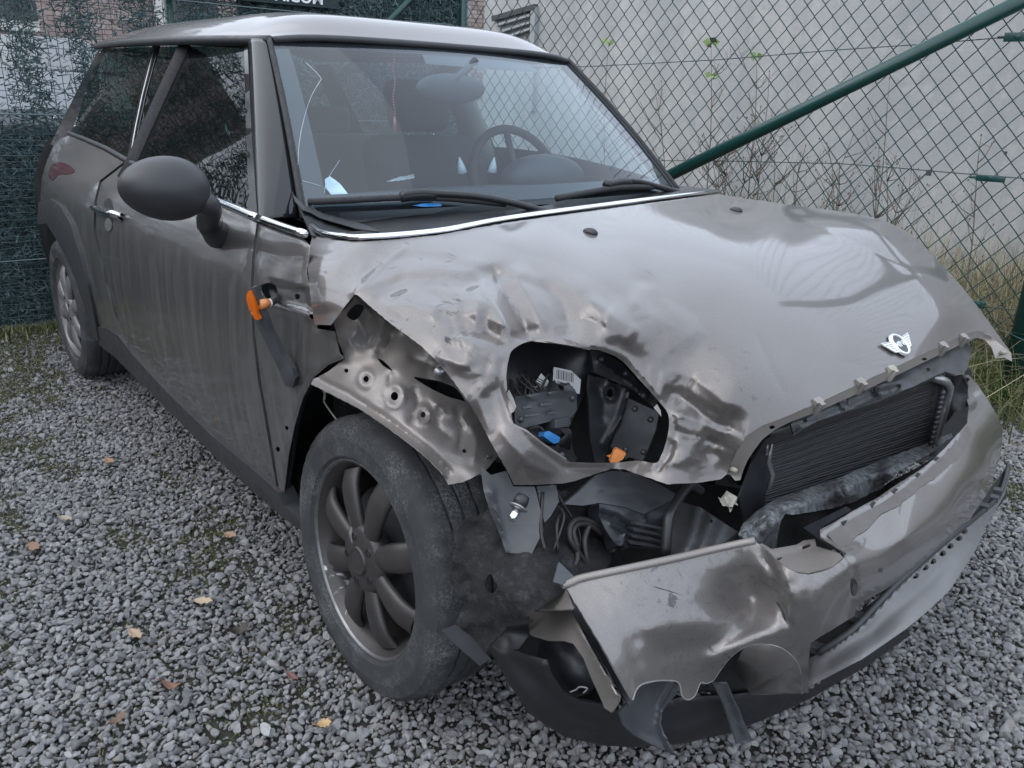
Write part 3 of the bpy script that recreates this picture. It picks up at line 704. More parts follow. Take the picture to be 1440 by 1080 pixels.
for (a, b_, wd, hh) in ((1393, 251, .11, .026), (1432, 52, .10, .034), (1376, 428, .05, .03)):
    c = cpx(a, b_, -.02); m = MB(); M3 = Matrix.Rotation(math.atan2(fdir[1], fdir[0]), 3, 'Z'); m.box(c, (wd, .018, hh), M3); m.tube([V(c)+M3 @ Vector((-wd*.75, 0, 0)), V(c)+M3 @ Vector((-wd*.4, 0, 0))], .006, 8); m.tube([V(c)+M3 @ Vector((0, -.012, 0)), V(c)+M3 @ Vector((0, .012, 0))], .011, 8)
    o = m.build('wire_tensioner', M_green, clf); bevel(o, .003)
for a, b_ in ((1306, 243), (1414, 215)):
    c = cpx(a, b_, -.012); m = MB(); m.box(c, (.022, .014, .024) if a < 1400 else (.012, .01, .012), Matrix.Rotation(.3, 3, 'Z')); m.build('wire_clip', M_steel, clf, False)
m = MB(); a = cpx(945, 245, -.05); b_ = cpx(1440, 0, -.05); m.tube([a-(b_-a)*.35, b_+(b_-a)*.22], .031, 20); m.build('brace_pipe', M_green, clf)
pb = np.array([FR[0], FR[1]]); m = MB(); m.tube([(pb[0], pb[1], -.1), (pb[0], pb[1], 2.3)], .054, 24); po = m.build('strain_post', M_green, clf)
for z in (.10, .30, .62):
    m = MB(); m.tube([(pb[0]+.0585*math.cos(t), pb[1]+.0585*math.sin(t), z+.006*math.sin(t*2)) for t in np.linspace(0, 6.29, 25)], .0035, 6, False); m.build('tie_wire', M_green, po)

# ---- bare weeds growing between fence and wall
M_stem = simple('dry_stem', (.15, .125, .10), .8, 0, .4, 10); M_leafg = simple('young_leaf', (.17, .24, .075), .5, 0, .2)
M_seed = simple('seed_head', (.12, .10, .08), .9)
def weed(px, top, lean, h0, n_side, leaf, label, off):
    s_, z_ = float((cpx(px, 330, off)[:2]-FC)@fdir), 0
    base = fence_pt(s_, off); tp = cpx(px+lean, top, off)
    t = thing('bare_weed', (base[0], base[1], 0), label, 'weed', 'bare weeds between the fence and the wall')
    a = np.array([base[0], base[1], 0]); m = MB(); n_ = 9; pts = []
    for i in range(n_+1):
        u = i/n_; p = a+(tp-a)*u+np.array([.05*math.sin(u*3+px), 0, 0])*u*(1-u)*3; pts.append(p)
    m.tube(pts, [.0058*(1-.75*i/n_) for i in range(n_+1)], 5)
    ends = [pts[-1]]
    for k_ in range(int(n_side*1.6)):
        i = int(RNG.integers(2, n_)); az = RNG.uniform(0, 6.28); le = RNG.uniform(.08, .34); d = np.array([math.cos(az)*.6, math.sin(az)*.4, RNG.uniform(.35, .9)]); b_ = pts[i]; e = b_+d*le; mid = b_+d*le*.5+np.array([0, 0, -.02])
        m.tube([b_, mid, e], [.0032, .0024, .0012], 4); ends.append(e)
        for k2 in range(2):
            q = mid+(e-mid)*RNG.uniform(0, .8); e2 = q+np.array([RNG.normal(0, .06), RNG.normal(0, .04), RNG.uniform(.02, .1)]); m.tube([q, e2], [.0012, .0006], 4); ends.append(e2)
    m.build('stem', M_stem, t)
    if leaf:
        for c in (pts[-1],)+((pts[-2],) if leaf > 1 else ()):
            q = MB()
            for k_ in range(4):
                az = k_*1.6+px; L_ = RNG.uniform(.055, .09); dx = np.array([math.cos(az)*.8, math.sin(az)*.5, RNG.uniform(-.25, .35)]); sd = np.cross(dx, [.75, -.55, .15]); sd = sd/np.linalg.norm(sd)*L_*.3
                q.add([c, c+dx*L_*.45+sd, c+dx*L_, c+dx*L_*.45-sd], [(0, 1, 2, 3)])
            q.build('leaf', M_leafg, t, False)
    else:
        q = MB()
        for c in ends[::2]: q.ell(c, (.0035, .0035, .006), None, 5, 4)
        tag(q.build('seed_heads', M_seed, t), kind='stuff')
wl = [(992, 60, 8, 0, 5, 2, 'tall thin weed with light green leaves on its tip, tallest behind the fence'), (1066, 80, -2, 0, 7, 1, 'thin weed with a single green leaf at its top beside brown seed heads'), (1078, 100, 4, 0, 16, 0, 'bare brown weed with clustered seed heads in front of the grey wall'),
      (850, 60, 6, 0, 4, 1, 'spindly green tipped weed beside the far edge of the car roof'), (1225, 110, 26, 0, 3, 0, 'long leaning bare stalk against the grey wall above the bonnet'), (1010, 150, 60, 0, 9, 0, 'bare stalk arching to the right under the brace pipe'),
      (960, 120, -40, 0, 8, 0, 'bare stalk arching to the left near the windscreen pillar'), (1140, 190, 60, 0, 7, 0, 'twiggy leaning weed in the middle of the fence above the bonnet'), (1260, 250, 12, 0, 9, 0, 'short bushy weed with dark leaf tips near the wire tensioner'), (1180, 240, -10, 0, 12, 0, 'short dense twiggy weed behind the bonnet'),
      (1370, 190, 10, 0, 6, 0, 'faint thin stalk left of the green strain post'), (1040, 190, -16, 0, 12, 0, 'short many branched weed at the lower end of the brace pipe')]
for i, a in enumerate(wl): weed(*a, .35+.16*(i % 5))

for k_ in range(7):
    weed(1010+42*k_+8*math.sin(k_*3), 205+14*math.sin(k_*2.1)+3*k_, 14*math.sin(k_*1.7), 0, 11, 0, 'short brown twiggy weed, '+('first', 'second', 'third', 'fourth', 'fifth', 'sixth', 'last')[k_]+' in the fence row counting from the windscreen', .25+.1*(k_ % 4))
# ---- dead leaves lying on the gravel
def leaf(px, py, size, col, az, label, curl=.25, wide=.5):
    c = U(px, py, 'z', .012); n_ = 8; v = []; f = []
    for i in range(n_+1):
        u = i/n_*2-1; hw = size*wide*.5*(1-u*u)**.7*(1+.2*math.sin(i*2.3)); zc = curl*size*(u*u)*.9
        for k_ in (-1, -.5, 0, .5, 1): v.append((u*size/2, hw*k_, zc+abs(k_)*hw*.5+.002*math.sin(3*i+k_)))
    for i in range(n_):
        for k_ in range(4): f.append((i*5+k_, i*5+k_+1, i*5+k_+6, i*5+k_+5))
    n0 = len(v); v += [(-size*.5, .001, curl*size*.9), (-size*.5, -.001, curl*size*.9), (-size*.78, -.001, .006+curl*size*.5), (-size*.78, .001, .006+curl*size*.5)]; f.append((n0, n0+1, n0+2, n0+3))
    M4 = Matrix.Translation(V(c)) @ Matrix.Rotation(az, 4, 'Z') @ Matrix.Rotation(RNG.normal(0, .2), 4, 'X')
    me = bpy.data.meshes.new('fallen_leaf'); me.from_pydata([tuple(q) for q in v], [], f)
    o = link('fallen_leaf', me, simple('leaf_'+str(px), col, .7, 0, .3, 60)); o.matrix_world = M4; s = o.modifiers.new('thickness', 'SOLIDIFY'); s.thickness = .0006
    tag(o, label, 'leaf', 'dead leaves on the gravel')
leaf(324, 754, .040, (.32, .21, .14), .5, 'pinkish brown leaf lying nearest to the car sill', .15, .7)
leaf(286, 846, .048, (.42, .33, .22), .9, 'pale tan pointed leaf in the middle of the open gravel', .1, .42)
leaf(242, 967, .045, (.19, .10, .065), .7, 'reddish brown curled leaf left of the front wheel', .4, .4)
leaf(165, 1015, .042, (.15, .095, .065), 2.0, 'dark brown upright curled leaf near the bottom left corner', .3, .45)
leaf(50, 770, .052, (.21, .125, .085), .3, 'brown leaf farthest to the left on the gravel', .2, .5)
leaf(93, 730, .046, (.30, .26, .20), .5, 'greyish faded leaf above the leftmost brown leaf', .1, .5)
leaf(190, 893, .050, (.36, .27, .18), .2, 'faded beige leaf half buried among mossy stones', .1, .5)
leaf(336, 890, .055, (.05, .04, .035), 1.6, 'blackened curled leaf with a twig left of the front wheel', .5, .5)
leaf(411, 953, .040, (.17, .09, .075), .2, 'small rusty leaf close below the front tyre', .2, .4)
leaf(456, 1020, .030, (.50, .34, .17), 1.2, 'small tan leaf just below the front tyre at the bottom edge', .2, .8)
leaf(155, 650, .050, (.28, .17, .10), .2, 'small brown leaf in the mossy gravel beside the rear wheel', .2, .5)
leaf(14, 445, .08, (.20, .13, .09), 1.2, 'dry brown leaf among weeds at the foot of the screened fence', .3, .5)
o = bpy.data.objects.new('pale_stone', stone_mesh(31)); COL.objects.link(o); o.data.materials.append(M_wall); o.location = V(U(374, 1026, 'z', .012)); o.scale = (.018, .014, .012); tag(o, 'single whitish angular stone among the grey gravel left of the front bumper', 'stone')

# ================================================================== CAR
car = thing('wrecked_car', (-1.2, 0, 0), 'grey metallic three door hatchback with its front corner smashed open, parked on the gravel', 'car')
class Dep:                                    # surface helpers
    def __init__(s, base, add): s.b = base; s.a = add
    def depth(s, P): return s.b.depth(P)+s.a
def on(surf, p, lift=0.0):
    t = float(surf.depth(np.array([p], float))[0])-lift; return CAM+ray(p)*t
def T(ctrl): return TPS(ctrl)
def Y_(l): return [(a, b, 'y', c) for a, b, c in l]
side = Side()
def line_on(surf, pts, lift=0.0): return [on(surf, p, lift) for p in pts]
# ---- roof
hwf = smooth_ip([-2.76, -2.2, -1.5, -.89], [.497, .545, .552, .524]); zrf = smooth_ip([-2.76, -2.0, -1.3, -.89], [1.360, 1.352, 1.341, 1.331]); crf = smooth_ip([-2.76, -2.2, -1.5, -1.15, -1.0, -.89], [.058, .078, .084, .083, .066, .012])
def roof_pt(u, v):
    X = -.894+(-2.74+.894)*u; t = v*2-1; hw = hwf(X); bow = .05*(1-u)**3-.07*u**4
    return (X+bow*(1-t*t), t*hw, zrf(X)+crf(X)*(1-abs(t)**6.5))
roof = grid('roof', lambda u, v: roof_pt(u**1.5, .5-.5*math.cos(math.pi*v)), 70, 60, M_paint, car, .004)
def hdr(v, dx=0, dz=0): p = roof_pt(0, v); return np.array([p[0]+dx, p[1], p[2]+dz])
m = MB(); m.tube([hdr(v, .006, -.006) for v in np.linspace(.0, 1, 30)], .009, 8); m.build('header_trim', M_trim, car)
for sg in (0, 1):
    m = MB(); m.tube([np.array(roof_pt(u, sg))+np.array([0, (-.007 if sg == 0 else .007), -.006]) for u in np.linspace(0, 1, 24)], [.011+.003*math.sin(u*3) for u in np.linspace(0, 1, 24)], 10, True); m.build('roof_rail_trim', M_trim, car)
ln = grid('roof_lining', lambda u, v: tuple(np.array(roof_pt(.02+.96*u, .04+.92*v))-np.array([0, 0, .035])), 14, 14, M_lining, car)
# ---- windscreen
def W(u, v, o=0.0):
    b = 4*u*(1-u); top = np.array([-.894+.05*b, -.524+1.048*u, 1.325+.012*b]); bot = np.array([-.48+.13*b, -.65+1.30*u, .940+.012*b])
    p = top+(bot-top)*v; k = .022*math.sin(math.pi*v)*(.5+.5*b); return p+np.array([.68, 0, .73])*(k+o)
grid('windscreen', lambda u, v: tuple(W(u, v)), 26, 20, M_ws, car)
def frit_band(fn, n, m_, nm='glass_border'): return grid(nm, fn, n, m_, M_frit, car)
frit_band(lambda a, b: tuple(W(a, -.01+b*(.055+.02*math.exp(-((a-.5)/.5)**2)), -.004)), 30, 4)
frit_band(lambda a, b: tuple(W(-.005+b*.042, a, -.0042)), 24, 4); frit_band(lambda a, b: tuple(W(1.005-b*.038, a, -.0042)), 24, 4)
frit_band(lambda a, b: tuple(W(a, 1.01-b*.09, -.0044)), 24, 3)
frit_band(lambda a, b: tuple(W(.40+.38*a+.03*b*(a-.5), .04+b*(.105+.01*math.sin(a*math.pi)), -.0048)), 14, 6, 'sensor_border')
wsamp = [(u, v) for u in np.linspace(0, 1, 9) for v in np.linspace(0, 1, 6)]
_p = np.array([W(u, v) for u, v in wsamp]); _a, _b, _c = proj(_p); ws = T([(x, y, 'd', z) for x, y, z in zip(_a, _b, _c)])
# cracks in the glass
M_crack = simple('crack', (.8, .85, .88), .3)
for pts in ([(452, 111), (438, 135), (428, 165), (421, 200), (419, 232)], [(452, 111), (446, 103), (430, 88)], [(478, 225), (466, 243), (458, 258)], [(425, 254), (440, 258), (452, 262)], [(458, 258), (456, 272)]):
    m = MB(); m.tube(line_on(ws, catmull(pts, 4), .001), .0004, 4); m.build('crack', M_crack, car)
# ---- pillars
_pe = catmull([on(side, p, .004) for p in [(348, 61), (350, 110), (353.5, 180), (357.5, 240), (362, 304), (363, 312)]], 8)
def pil(u, v):
    a = W(-.012, -.005+1.035*u, -.002); k_ = u*(len(_pe)-1); i = min(int(k_), len(_pe)-2); b = _pe[i]+(_pe[i+1]-_pe[i])*(k_-i); q = 4*v*(1-v)
    return tuple(a+(b-a)*v+np.array([.35, -.88, .32])*.020*q)
o = grid('windscreen_pillar', pil, 40, 12, M_frit, car, .004)
m = MB(); m.tube([W(-.008, v, .002) for v in np.linspace(-.01, 1.04, 20)], .0075, 8); m.build('glass_seal', M_rubber, car)
m = MB(); m.tube([W(1.01, v, .004) for v in np.linspace(-.01, 1.04, 20)], .008, 8); m.build('glass_seal', M_rubber, car)
strip('windscreen_pillar', [tuple(W(1.0, v, .0)) for v in np.linspace(0, 1.03, 8)], [tuple(W(1.0, v)+np.array([-.06-.05*v, .035+.055*v, -.02-.005*v])) for v in np.linspace(0, 1.03, 8)], M_frit, car, .006)
# ---- flanks
glass = Side(-.006)
dg = panel('door_glass', [(221, 66), (347, 64), (349, 100), (353, 180), (357, 240), (361, 304), (330, 292), (297, 279), (240, 252), (185, 225), (192, 180), (203, 130)], glass, M_sg, car, thick=0, step=9)
panel('quarter_glass', [(144, 68), (217, 66), (200, 130), (190, 180), (182, 224), (140, 206), (103, 189), (112, 155), (125, 115)], glass, M_sg, car, thick=0, step=9)
panel('glass_divider', [(214, 64), (224, 64), (206, 130), (195, 180), (187, 226), (178, 224), (187, 178), (198, 128)], Side(-.004), M_frit, car, thick=.004, step=6)
m = MB(); m.tube(line_on(side, [(218, 66), (209, 100), (200, 135), (191, 178), (183, 223)], .001), .0028, 6); m.build('divider_strip', M_alu, car)
panel('glass_front_border', [(343, 62), (349, 62), (354, 180), (358, 240), (362, 305), (352, 300), (348, 240), (345, 150)], Side(-.004), M_frit, car, thick=.003, step=6)
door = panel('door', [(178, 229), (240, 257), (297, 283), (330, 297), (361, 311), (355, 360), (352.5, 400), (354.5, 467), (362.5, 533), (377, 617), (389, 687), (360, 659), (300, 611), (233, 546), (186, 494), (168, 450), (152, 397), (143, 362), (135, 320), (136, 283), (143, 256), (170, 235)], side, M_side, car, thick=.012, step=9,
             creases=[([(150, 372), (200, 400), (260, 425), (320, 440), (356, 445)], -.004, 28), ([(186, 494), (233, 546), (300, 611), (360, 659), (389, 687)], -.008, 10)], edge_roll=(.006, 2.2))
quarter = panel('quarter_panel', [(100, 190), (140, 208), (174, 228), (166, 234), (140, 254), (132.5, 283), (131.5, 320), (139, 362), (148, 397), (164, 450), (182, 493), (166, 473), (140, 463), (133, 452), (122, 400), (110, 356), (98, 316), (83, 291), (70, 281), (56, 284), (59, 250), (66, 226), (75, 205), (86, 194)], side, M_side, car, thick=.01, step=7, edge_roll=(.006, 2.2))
archt = panel('wheel_arch_trim', [(54, 284), (70, 279), (84, 289), (99, 315), (111, 355), (123, 400), (134, 453), (139, 481), (131, 474), (119, 434), (106, 394), (91, 358), (77, 333), (65, 314), (52, 316)], Side(.012), M_trim, car, thick=.03, step=5, edge_roll=(.01, 4))
panel('rear_lamp', [(70, 236), (78, 229), (90, 229), (105, 239), (98, 245), (82, 246), (74, 254), (68, 247)], Side(.003), M_red, car, curve=True, thick=.006, step=3, edge_roll=(.006, 4))
panel('sill_trim', [(133, 459), (150, 462), (166, 472), (184, 496), (233, 550), (300, 615), (360, 664), (392, 693), (400, 712), (430, 738), (432, 752), (400, 730), (320, 659), (267, 608), (207, 548), (160, 501), (140, 486)], Side(.008), M_trim, car, thick=.04, step=7, edge_roll=(.01, 5))
m = MB(); m.tube(line_on(side, [(97, 187), (120, 196), (150, 209), (183, 228), (230, 250), (297, 280)], .006), .009, 8); m.build('belt_rubber', M_trim, car)
for pts in ([(297, 279), (330, 292), (361, 306)], [(364, 306), (395, 318), (428, 329)]):
    m = MB(); m.tube(line_on(side, catmull(pts, 4), .008), .009, 10); m.build('belt_chrome', M_chrome, car)
# front wing remnant
HC = lambda x, y, r, k=8, e=1.0: [(x+r*math.cos(i*2*math.pi/k), y+r*e*math.sin(i*2*math.pi/k)) for i in range(k)]
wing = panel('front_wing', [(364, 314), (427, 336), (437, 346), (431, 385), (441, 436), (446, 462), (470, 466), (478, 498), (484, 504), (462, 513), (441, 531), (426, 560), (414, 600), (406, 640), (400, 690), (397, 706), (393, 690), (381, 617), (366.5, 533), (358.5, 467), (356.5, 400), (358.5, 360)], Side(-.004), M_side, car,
             holes=[[(366, 405), (374, 398), (386, 400), (390, 410), (386, 419), (374, 420)], HC(418, 417, 4, 6), HC(438, 445, 4, 6), HC(403, 602, 2.5, 8, 1.3), HC(390.5, 632, 3, 8, 1.3)],
             creases=[([(376, 392), (434, 404), (442, 440), (384, 424)], -.016, 6, 'p'), ([(384, 430), (446, 448), (476, 470)], .012, 6), ([(484, 506), (460, 520), (444, 536), (430, 563), (419, 602), (411, 642), (404, 695)], -.012, 4), ([(366, 300), (400, 345), (425, 380)], -.006, 22)], thick=.002, step=4, edge_roll=(.004, 2))
# dangling side indicator
ind = panel('side_indicator', [(350, 406), (358, 404), (366, 430), (378, 462), (396, 500), (411, 520), (415, 533), (411, 546), (401, 543), (390, 515), (376, 488), (360, 455), (352, 428)], T(Y_([(350, 406, -.90), (415, 540, -.845), (375, 470, -.875), (360, 405, -.895), (400, 545, -.85)])), M_grey, car, thick=.016, step=5, edge_roll=(.008, 4))
lens = panel('indicator_lens', [(347, 413), (350, 409), (356, 420), (361, 440), (363, 450), (358, 449), (350, 435), (346, 420)], T(Y_([(346, 412, -.906), (363, 450, -.893), (350, 435, -.902)])), M_lens, ind, thick=.01, step=3, edge_roll=(.004, 3))
m = MB(); b0 = U(365, 428, 'y', -.885); b1 = U(379, 426, 'y', -.86); m.tube([b0, b0+(b1-b0)*.8], .010, 10); m.build('bulb_socket', M_orange, ind)
m = MB(); m.tube([b0+(b1-b0)*.8, b1], .009, 10); m.build('bulb_collar', M_white, ind)
m = MB(); m.tube([b1, U(388, 421, 'y', -.835), U(384, 412, 'y', -.80), U(378, 405, 'y', -.77)], .008, 8); m.build('wire', M_wire, ind)
# mirror
mc = U(232, 265, 'y', -.955); Mm = Matrix.Rotation(R(-12), 3, 'Z') @ Matrix.Rotation(R(-3), 3, 'X')
m = MB(); m.ell((0, 0, 0), (.066, .090, .066), None, 28, 18)
vv = []
for q in m.v:
    x, y, z = q; x = x if x > 0 else x*.45; s = (1-.18*(y/.118)*( -1)); vv.append(tuple(Mm @ Vector((x, y, z*(1+.12*y/.118)))+V(mc)))
mo = mesh('mirror', vv, m.f, M_mirror, car)
fo = on(side, (309, 332), .004); ar = [mc+np.array([.0, .045, -.012]), mc+np.array([.012, .085, -.04]), fo+(mc-fo)*.34+np.array([0, .012, 0]), fo+(mc-fo)*.12, fo]
m = MB(); m.tube(catmull(ar, 4), [.024]*5+[.024+.0006*k_ for k_ in range(8)]+[.031, .033, .034, .030], 18, True); m.build('mirror_arm', M_mirror, mo)
m = MB(); q_ = fo+(mc-fo)*.30+np.array([0, .010, 0]); m.tube([q_, q_+(fo-mc)*.02], [.0305, .0305], 18, False); m.build('mirror_joint', M_ink, mo)
# door handle
hp = line_on(side, [(131, 292), (140, 296), (155, 300), (171, 305)], .02)
m = MB(); m.tube([on(side, (131, 292), -.005)]+hp+[on(side, (171, 305), -.005)], [.009, .011, .013, .013, .012, .009], 10); m.build('door_handle', M_chrome, door)
panel('handle_recess', HC(152, 300, 7, 14, 3.2), Side(.0016), M_black, door, thick=.001, step=3, creases=[(HC(152, 300, 6.5, 14, 3.2), -.001, 4, 'p')])
panel('handle_escutcheon', HC(152, 316, 5, 12, 1.9), Side(.004), M_alu, door, thick=.003, step=3)

# ---- far side and shell, seen through the glass or from the side
lx = np.linspace(-2.95, .35, 30)
ztop = smooth_ip([-3, -.6, -.4, -.1, .2, .32], [.94, .94, .90, .84, .74, .62])
grid('body_side', lambda u, v: (-2.96+3.25*u, float(side_y(-2.96+3.25*u, .2+(ztop(-2.96+3.25*u)-.2)*v)), .2+float(ztop(-2.96+3.25*u)-.2)*v), 40, 14, M_paint, car)
grid('door_card', lambda u, v: (-2.8+2.2*u, float(side_y(-2.8+2.2*u, .3+.63*v))-.05, .3+.63*v), 14, 8, M_seat, car)
grid('door_card', lambda u, v: (-2.8+2.25*u, -float(side_y(-2.8+2.25*u, .3+.62*v))+.06, .3+.62*v), 14, 8, M_seat, car)
def gl(x0, x1, sl0, sl1): return lambda u, v: ((x0+(x1-x0)*u)+(sl0+(sl1-sl0)*u)*v, float(side_y((x0+(x1-x0)*u)+(sl0+(sl1-sl0)*u)*v, .945+.385*v))-.004, .945+.385*v)
grid('far_door_glass', gl(-1.52, -.56, -.03, -.36), 12, 8, M_pane, car); grid('far_quarter_glass', gl(-2.62, -1.60, .0, -.03), 12, 8, M_pane, car)
grid('far_pillar', gl(-1.61, -1.51, -.03, -.03), 3, 8, M_frit, car); grid('far_pillar', gl(-2.85, -2.61, .10, .02), 4, 8, M_frit, car)
grid('near_rear_pillar', lambda u, v: (-2.88+.26*u+.12*v*(1-u), -float(side_y(-2.85, .945+.385*v))-.0+.012, .945+.385*v), 4, 8, M_frit, car)
for sg in (-1, 1):
    m = MB(); 
    pp = [np.array([-1.56, sg*(float(side_y(-1.56, z))-.045), z]) for z in np.linspace(.9, 1.31, 7)]; m.tube(pp, .055, 8); m.build('inner_pillar', M_cream if sg > 0 else M_seat, car)
grid('rear_window', lambda u, v: (-2.76-.17*v-.06*4*u*(1-u), (-.47-.10*v)*(1-2*u), 1.32-.33*v), 10, 6, M_pane, car)
m = MB()
grid('tailgate', lambda u, v: (-2.93-.07*math.sin(v*2.2)-.05*4*u*(1-u), (-.60-.10*math.sin(v*2.5))*(1-2*u), .99-.75*v), 12, 10, M_paint, car)
grid('tail_corner', lambda u, v: (-2.93-.07*math.sin(v*2.2)*(u)-.0*u, -float(side_y(-2.90, .97-.70*v))+(.60-.1*math.sin(v*2.5))*0+u*.12, .97-.70*v), 5, 10, M_side, car)
st = MB(); sp_ = np.array([-2.90, -.30, 1.12]); st.add([(-2.86, -.36, 1.13), (-2.875, -.30, 1.07), (-2.86, -.24, 1.13), (-2.845, -.30, 1.19)], [(0, 1, 2, 3)]); st.build('window_sticker', simple('yellow_sticker', (.7, .5, .06), .5), car, False)
m = MB(); m.box((-1.45, 0, .24), (2.95, 1.46, .12)); m.build('floor_pan', M_under, car, False)
m = MB(); m.box((-2.45, -.42, .50), (.66, .55, .40)); m.build('rear_wheelhouse', M_under, car, False)
m = MB(); m.box((-.30, 0, .60), (.06, 1.36, .62)); m.build('bulkhead', M_under, car, False)
m = MB(); m.box((.02, -.36, .52), (.52, .18, .40)); m.build('wheelhouse_wall', M_under, car, False)
m = MB(); m.box((.05, .15, .48), (.5, .9, .36)); eb = m.build('engine_block', M_dark, car, False); bevel(eb, .03)
for k_ in range(6):
    m = MB(); m.box((.31, -.2+k_*.13, .5), (.03, .03, .30)); m.build('engine_rib', M_dark, eb, False)
m = MB(); m.tube([(.02, .1+.06*k_, .70+.02*math.sin(k_*2)) for k_ in range(-5, 6)], .02, 10); m.build('hose', M_rubber, car)

# ---- interior
m = MB(); q = [(-.42, 1, .925), (-.50, 1, .935), (-.66, 1, .945), (-.80, 1, .94), (-.88, 1, .90), (-.90, 1, .70)]
ds = grid('dashboard', lambda u, v: tuple(np.array([np.interp(u*5, range(6), [a[0] for a in q]), (-.66+1.32*v), np.interp(u*5, range(6), [a[2] for a in q])-.02*abs(2*v-1)**3])), 22, 20, M_dash, car)
m = MB(); m.ell((-.80, .36, .955), (.09, .17, .075), None, 18, 10); m.build('instrument_pod', M_dash, car)
wc = np.array([-.93, .36, .93]); wx = np.array([0, 1, 0]); wy = np.array([-.42, 0, .91])
m = MB(); m.tube([wc+.185*(math.cos(a)*wx+math.sin(a)*wy) for a in np.linspace(0, 2*math.pi, 41)], .015, 10, False); wh = m.build('steering_wheel', M_rubber, car)
m = MB(); m.ell(wc, (.03, .06, .06)); m.build('wheel_hub', M_dash, wh)
for a in (R(90), R(210), R(330)):
    m = MB(); m.tube([wc, wc+.18*(math.cos(a)*wx+math.sin(a)*wy)], .012, 8); m.build('wheel_spoke', M_dash, wh)
def seat(y, hy):
    s_ = MB(); s_.box((-1.22, y, .52), (.52, .50, .16)); so_ = s_.build('seat', M_seat, car); bevel(so_, .05, 4)
    b_ = MB(); Mb = Matrix.Rotation(R(-17), 3, 'Y'); b_.box((-1.50, y, .78), (.13, .50, .56), Mb); bo = b_.build('backrest', M_seat, so_); bevel(bo, .055, 4)
    for sg in (-1, 1):
        k2 = MB(); k2.box((-1.44, y+sg*.21, .74), (.12, .09, .46), Mb); bevel(k2.build('bolster', M_seat, so_), .04, 4)
    h_ = MB(); h_.box((-1.585, y, 1.16), (.10, .27, .20), Mb); ho = h_.build('headrest', M_seat, so_); bevel(ho, .048, 5)
    for sg in (-1, 1):
        k2 = MB(); k2.tube([(-1.545, y+sg*.06, 1.0), (-1.575, y+sg*.06, 1.10)], .006, 8); k2.build('headrest_rod', M_chrome, so_)
seat(-.37, 0); seat(.37, 0)
m = MB(); m.box((-2.15, 0, .78), (.14, 1.1, .5), Matrix.Rotation(R(-14), 3, 'Y')); o = m.build('rear_bench', M_seat, car); bevel(o, .05, 4)
for y in (-.3, .3):
    m = MB(); m.box((-2.24, y, 1.08), (.08, .24, .12)); bevel(m.build('rear_headrest', M_seat, o), .035, 4)
mi = on(ws, (635, 125), -.09)
m = MB(); mm_ = Matrix.Rotation(R(8), 3, 'Z'); m.ell(mi, (.022, .135, .042), mm_, 24, 12); im = m.build('interior_mirror', M_dash, car)
m = MB(); m.tube([mi+np.array([.01, 0, .02]), on(ws, (668, 86), -.012)], .012, 8); m.build('mirror_stem', M_dash, im)
m = MB(); m.tube([on(glass, (262, 66), -.03), on(glass, (285, 95), -.04), on(glass, (320, 125), -.04), on(glass, (346, 142), -.03)], .005, 6); m.build('grab_strap', M_alu, car)
m = MB(); m.tube([on(glass, (316, 168), -.05), on(glass, (321, 190), -.05)], .006, 6); m.build('belt_guide', M_chrome, car)
panel('pale_reflection_strip', [(233, 80), (248, 84), (240, 130), (228, 175), (222, 204), (206, 202), (215, 150), (226, 100)], Side(-.10), M_cream, car, thick=.01, step=8)  # pale sheet standing in for a blurry reflection on the side glass
# things inside the car
bead = thing('bead_string', tuple(on(ws, (554, 62), -.03)), 'string of small red beads hanging behind the windscreen', 'beads'); m = MB(); M_bead = simple('red_bead', (.30, .06, .075), .35); 
for k_ in range(26):
    p = on(ws, (554+1.2*math.sin(k_*.6), 64+k_*4.0), -.03-.002*k_); m.ell(p, (.0028,)*3, None, 8, 6)
m.build('bead', M_bead, bead); bead.children[0]['kind'] = 'stuff'
bt = on(ws, (555, 172), -.08); m = MB(); m.tube([bt+np.array([0, 0, .012]), bt-np.array([0, 0, .022])], [.003, .0055], 8); m.build('tassel', M_bead, bead)
M_glit = simple('white_glitter', (.75, .76, .76), .5, 0, .3, 300, .8, 400)
for px, ln_, lb in ((649, -3, 'white glittery horn on the dashboard, the one nearer the passenger seat'), (691, 4, 'white glittery horn on the dashboard, the one beside the steering wheel')):
    b_ = U(px+1, 243, 'z', .962) ; t_ = U(px+ln_, 221, 'x', b_[0]); m = MB(); m.tube([b_, b_+(t_-b_)*.5+np.array([0, 0, .0]), t_], [.017, .011, .002], 12); o = m.build('glitter_horn', M_glit); tag(o, lb, 'toy horn', 'glitter horns on the dashboard')
def scrap(nm, pts, surf, mat, label, cat): return tag(panel(nm, pts, surf, mat, None, thick=.0008, step=4, rough=[(.010, 45)]), label, cat)
dz = lambda l, zz: T([(a, b, 'z', zz) for a, b in l])
l_ = [(457, 252), (464, 248), (478, 258), (489, 272), (497, 280), (470, 279), (458, 264)]; scrap('crumpled_paper', l_, Dep(ws, .03), M_white, 'crumpled white paper behind the lower corner of the windscreen', 'paper')
l_ = [(544, 255), (560, 249), (582, 245), (583, 250), (560, 254)]; scrap('paper_slip', l_, dz(l_, .96), M_white, 'flat white paper slip lying on the dashboard', 'paper')
l_ = [(580, 289), (598, 286), (619, 285), (621, 289), (600, 291)]; scrap('blue_wrapper', l_, Dep(ws, -.006), M_blue, 'blue wrapper caught under the near wiper', 'wrapper')

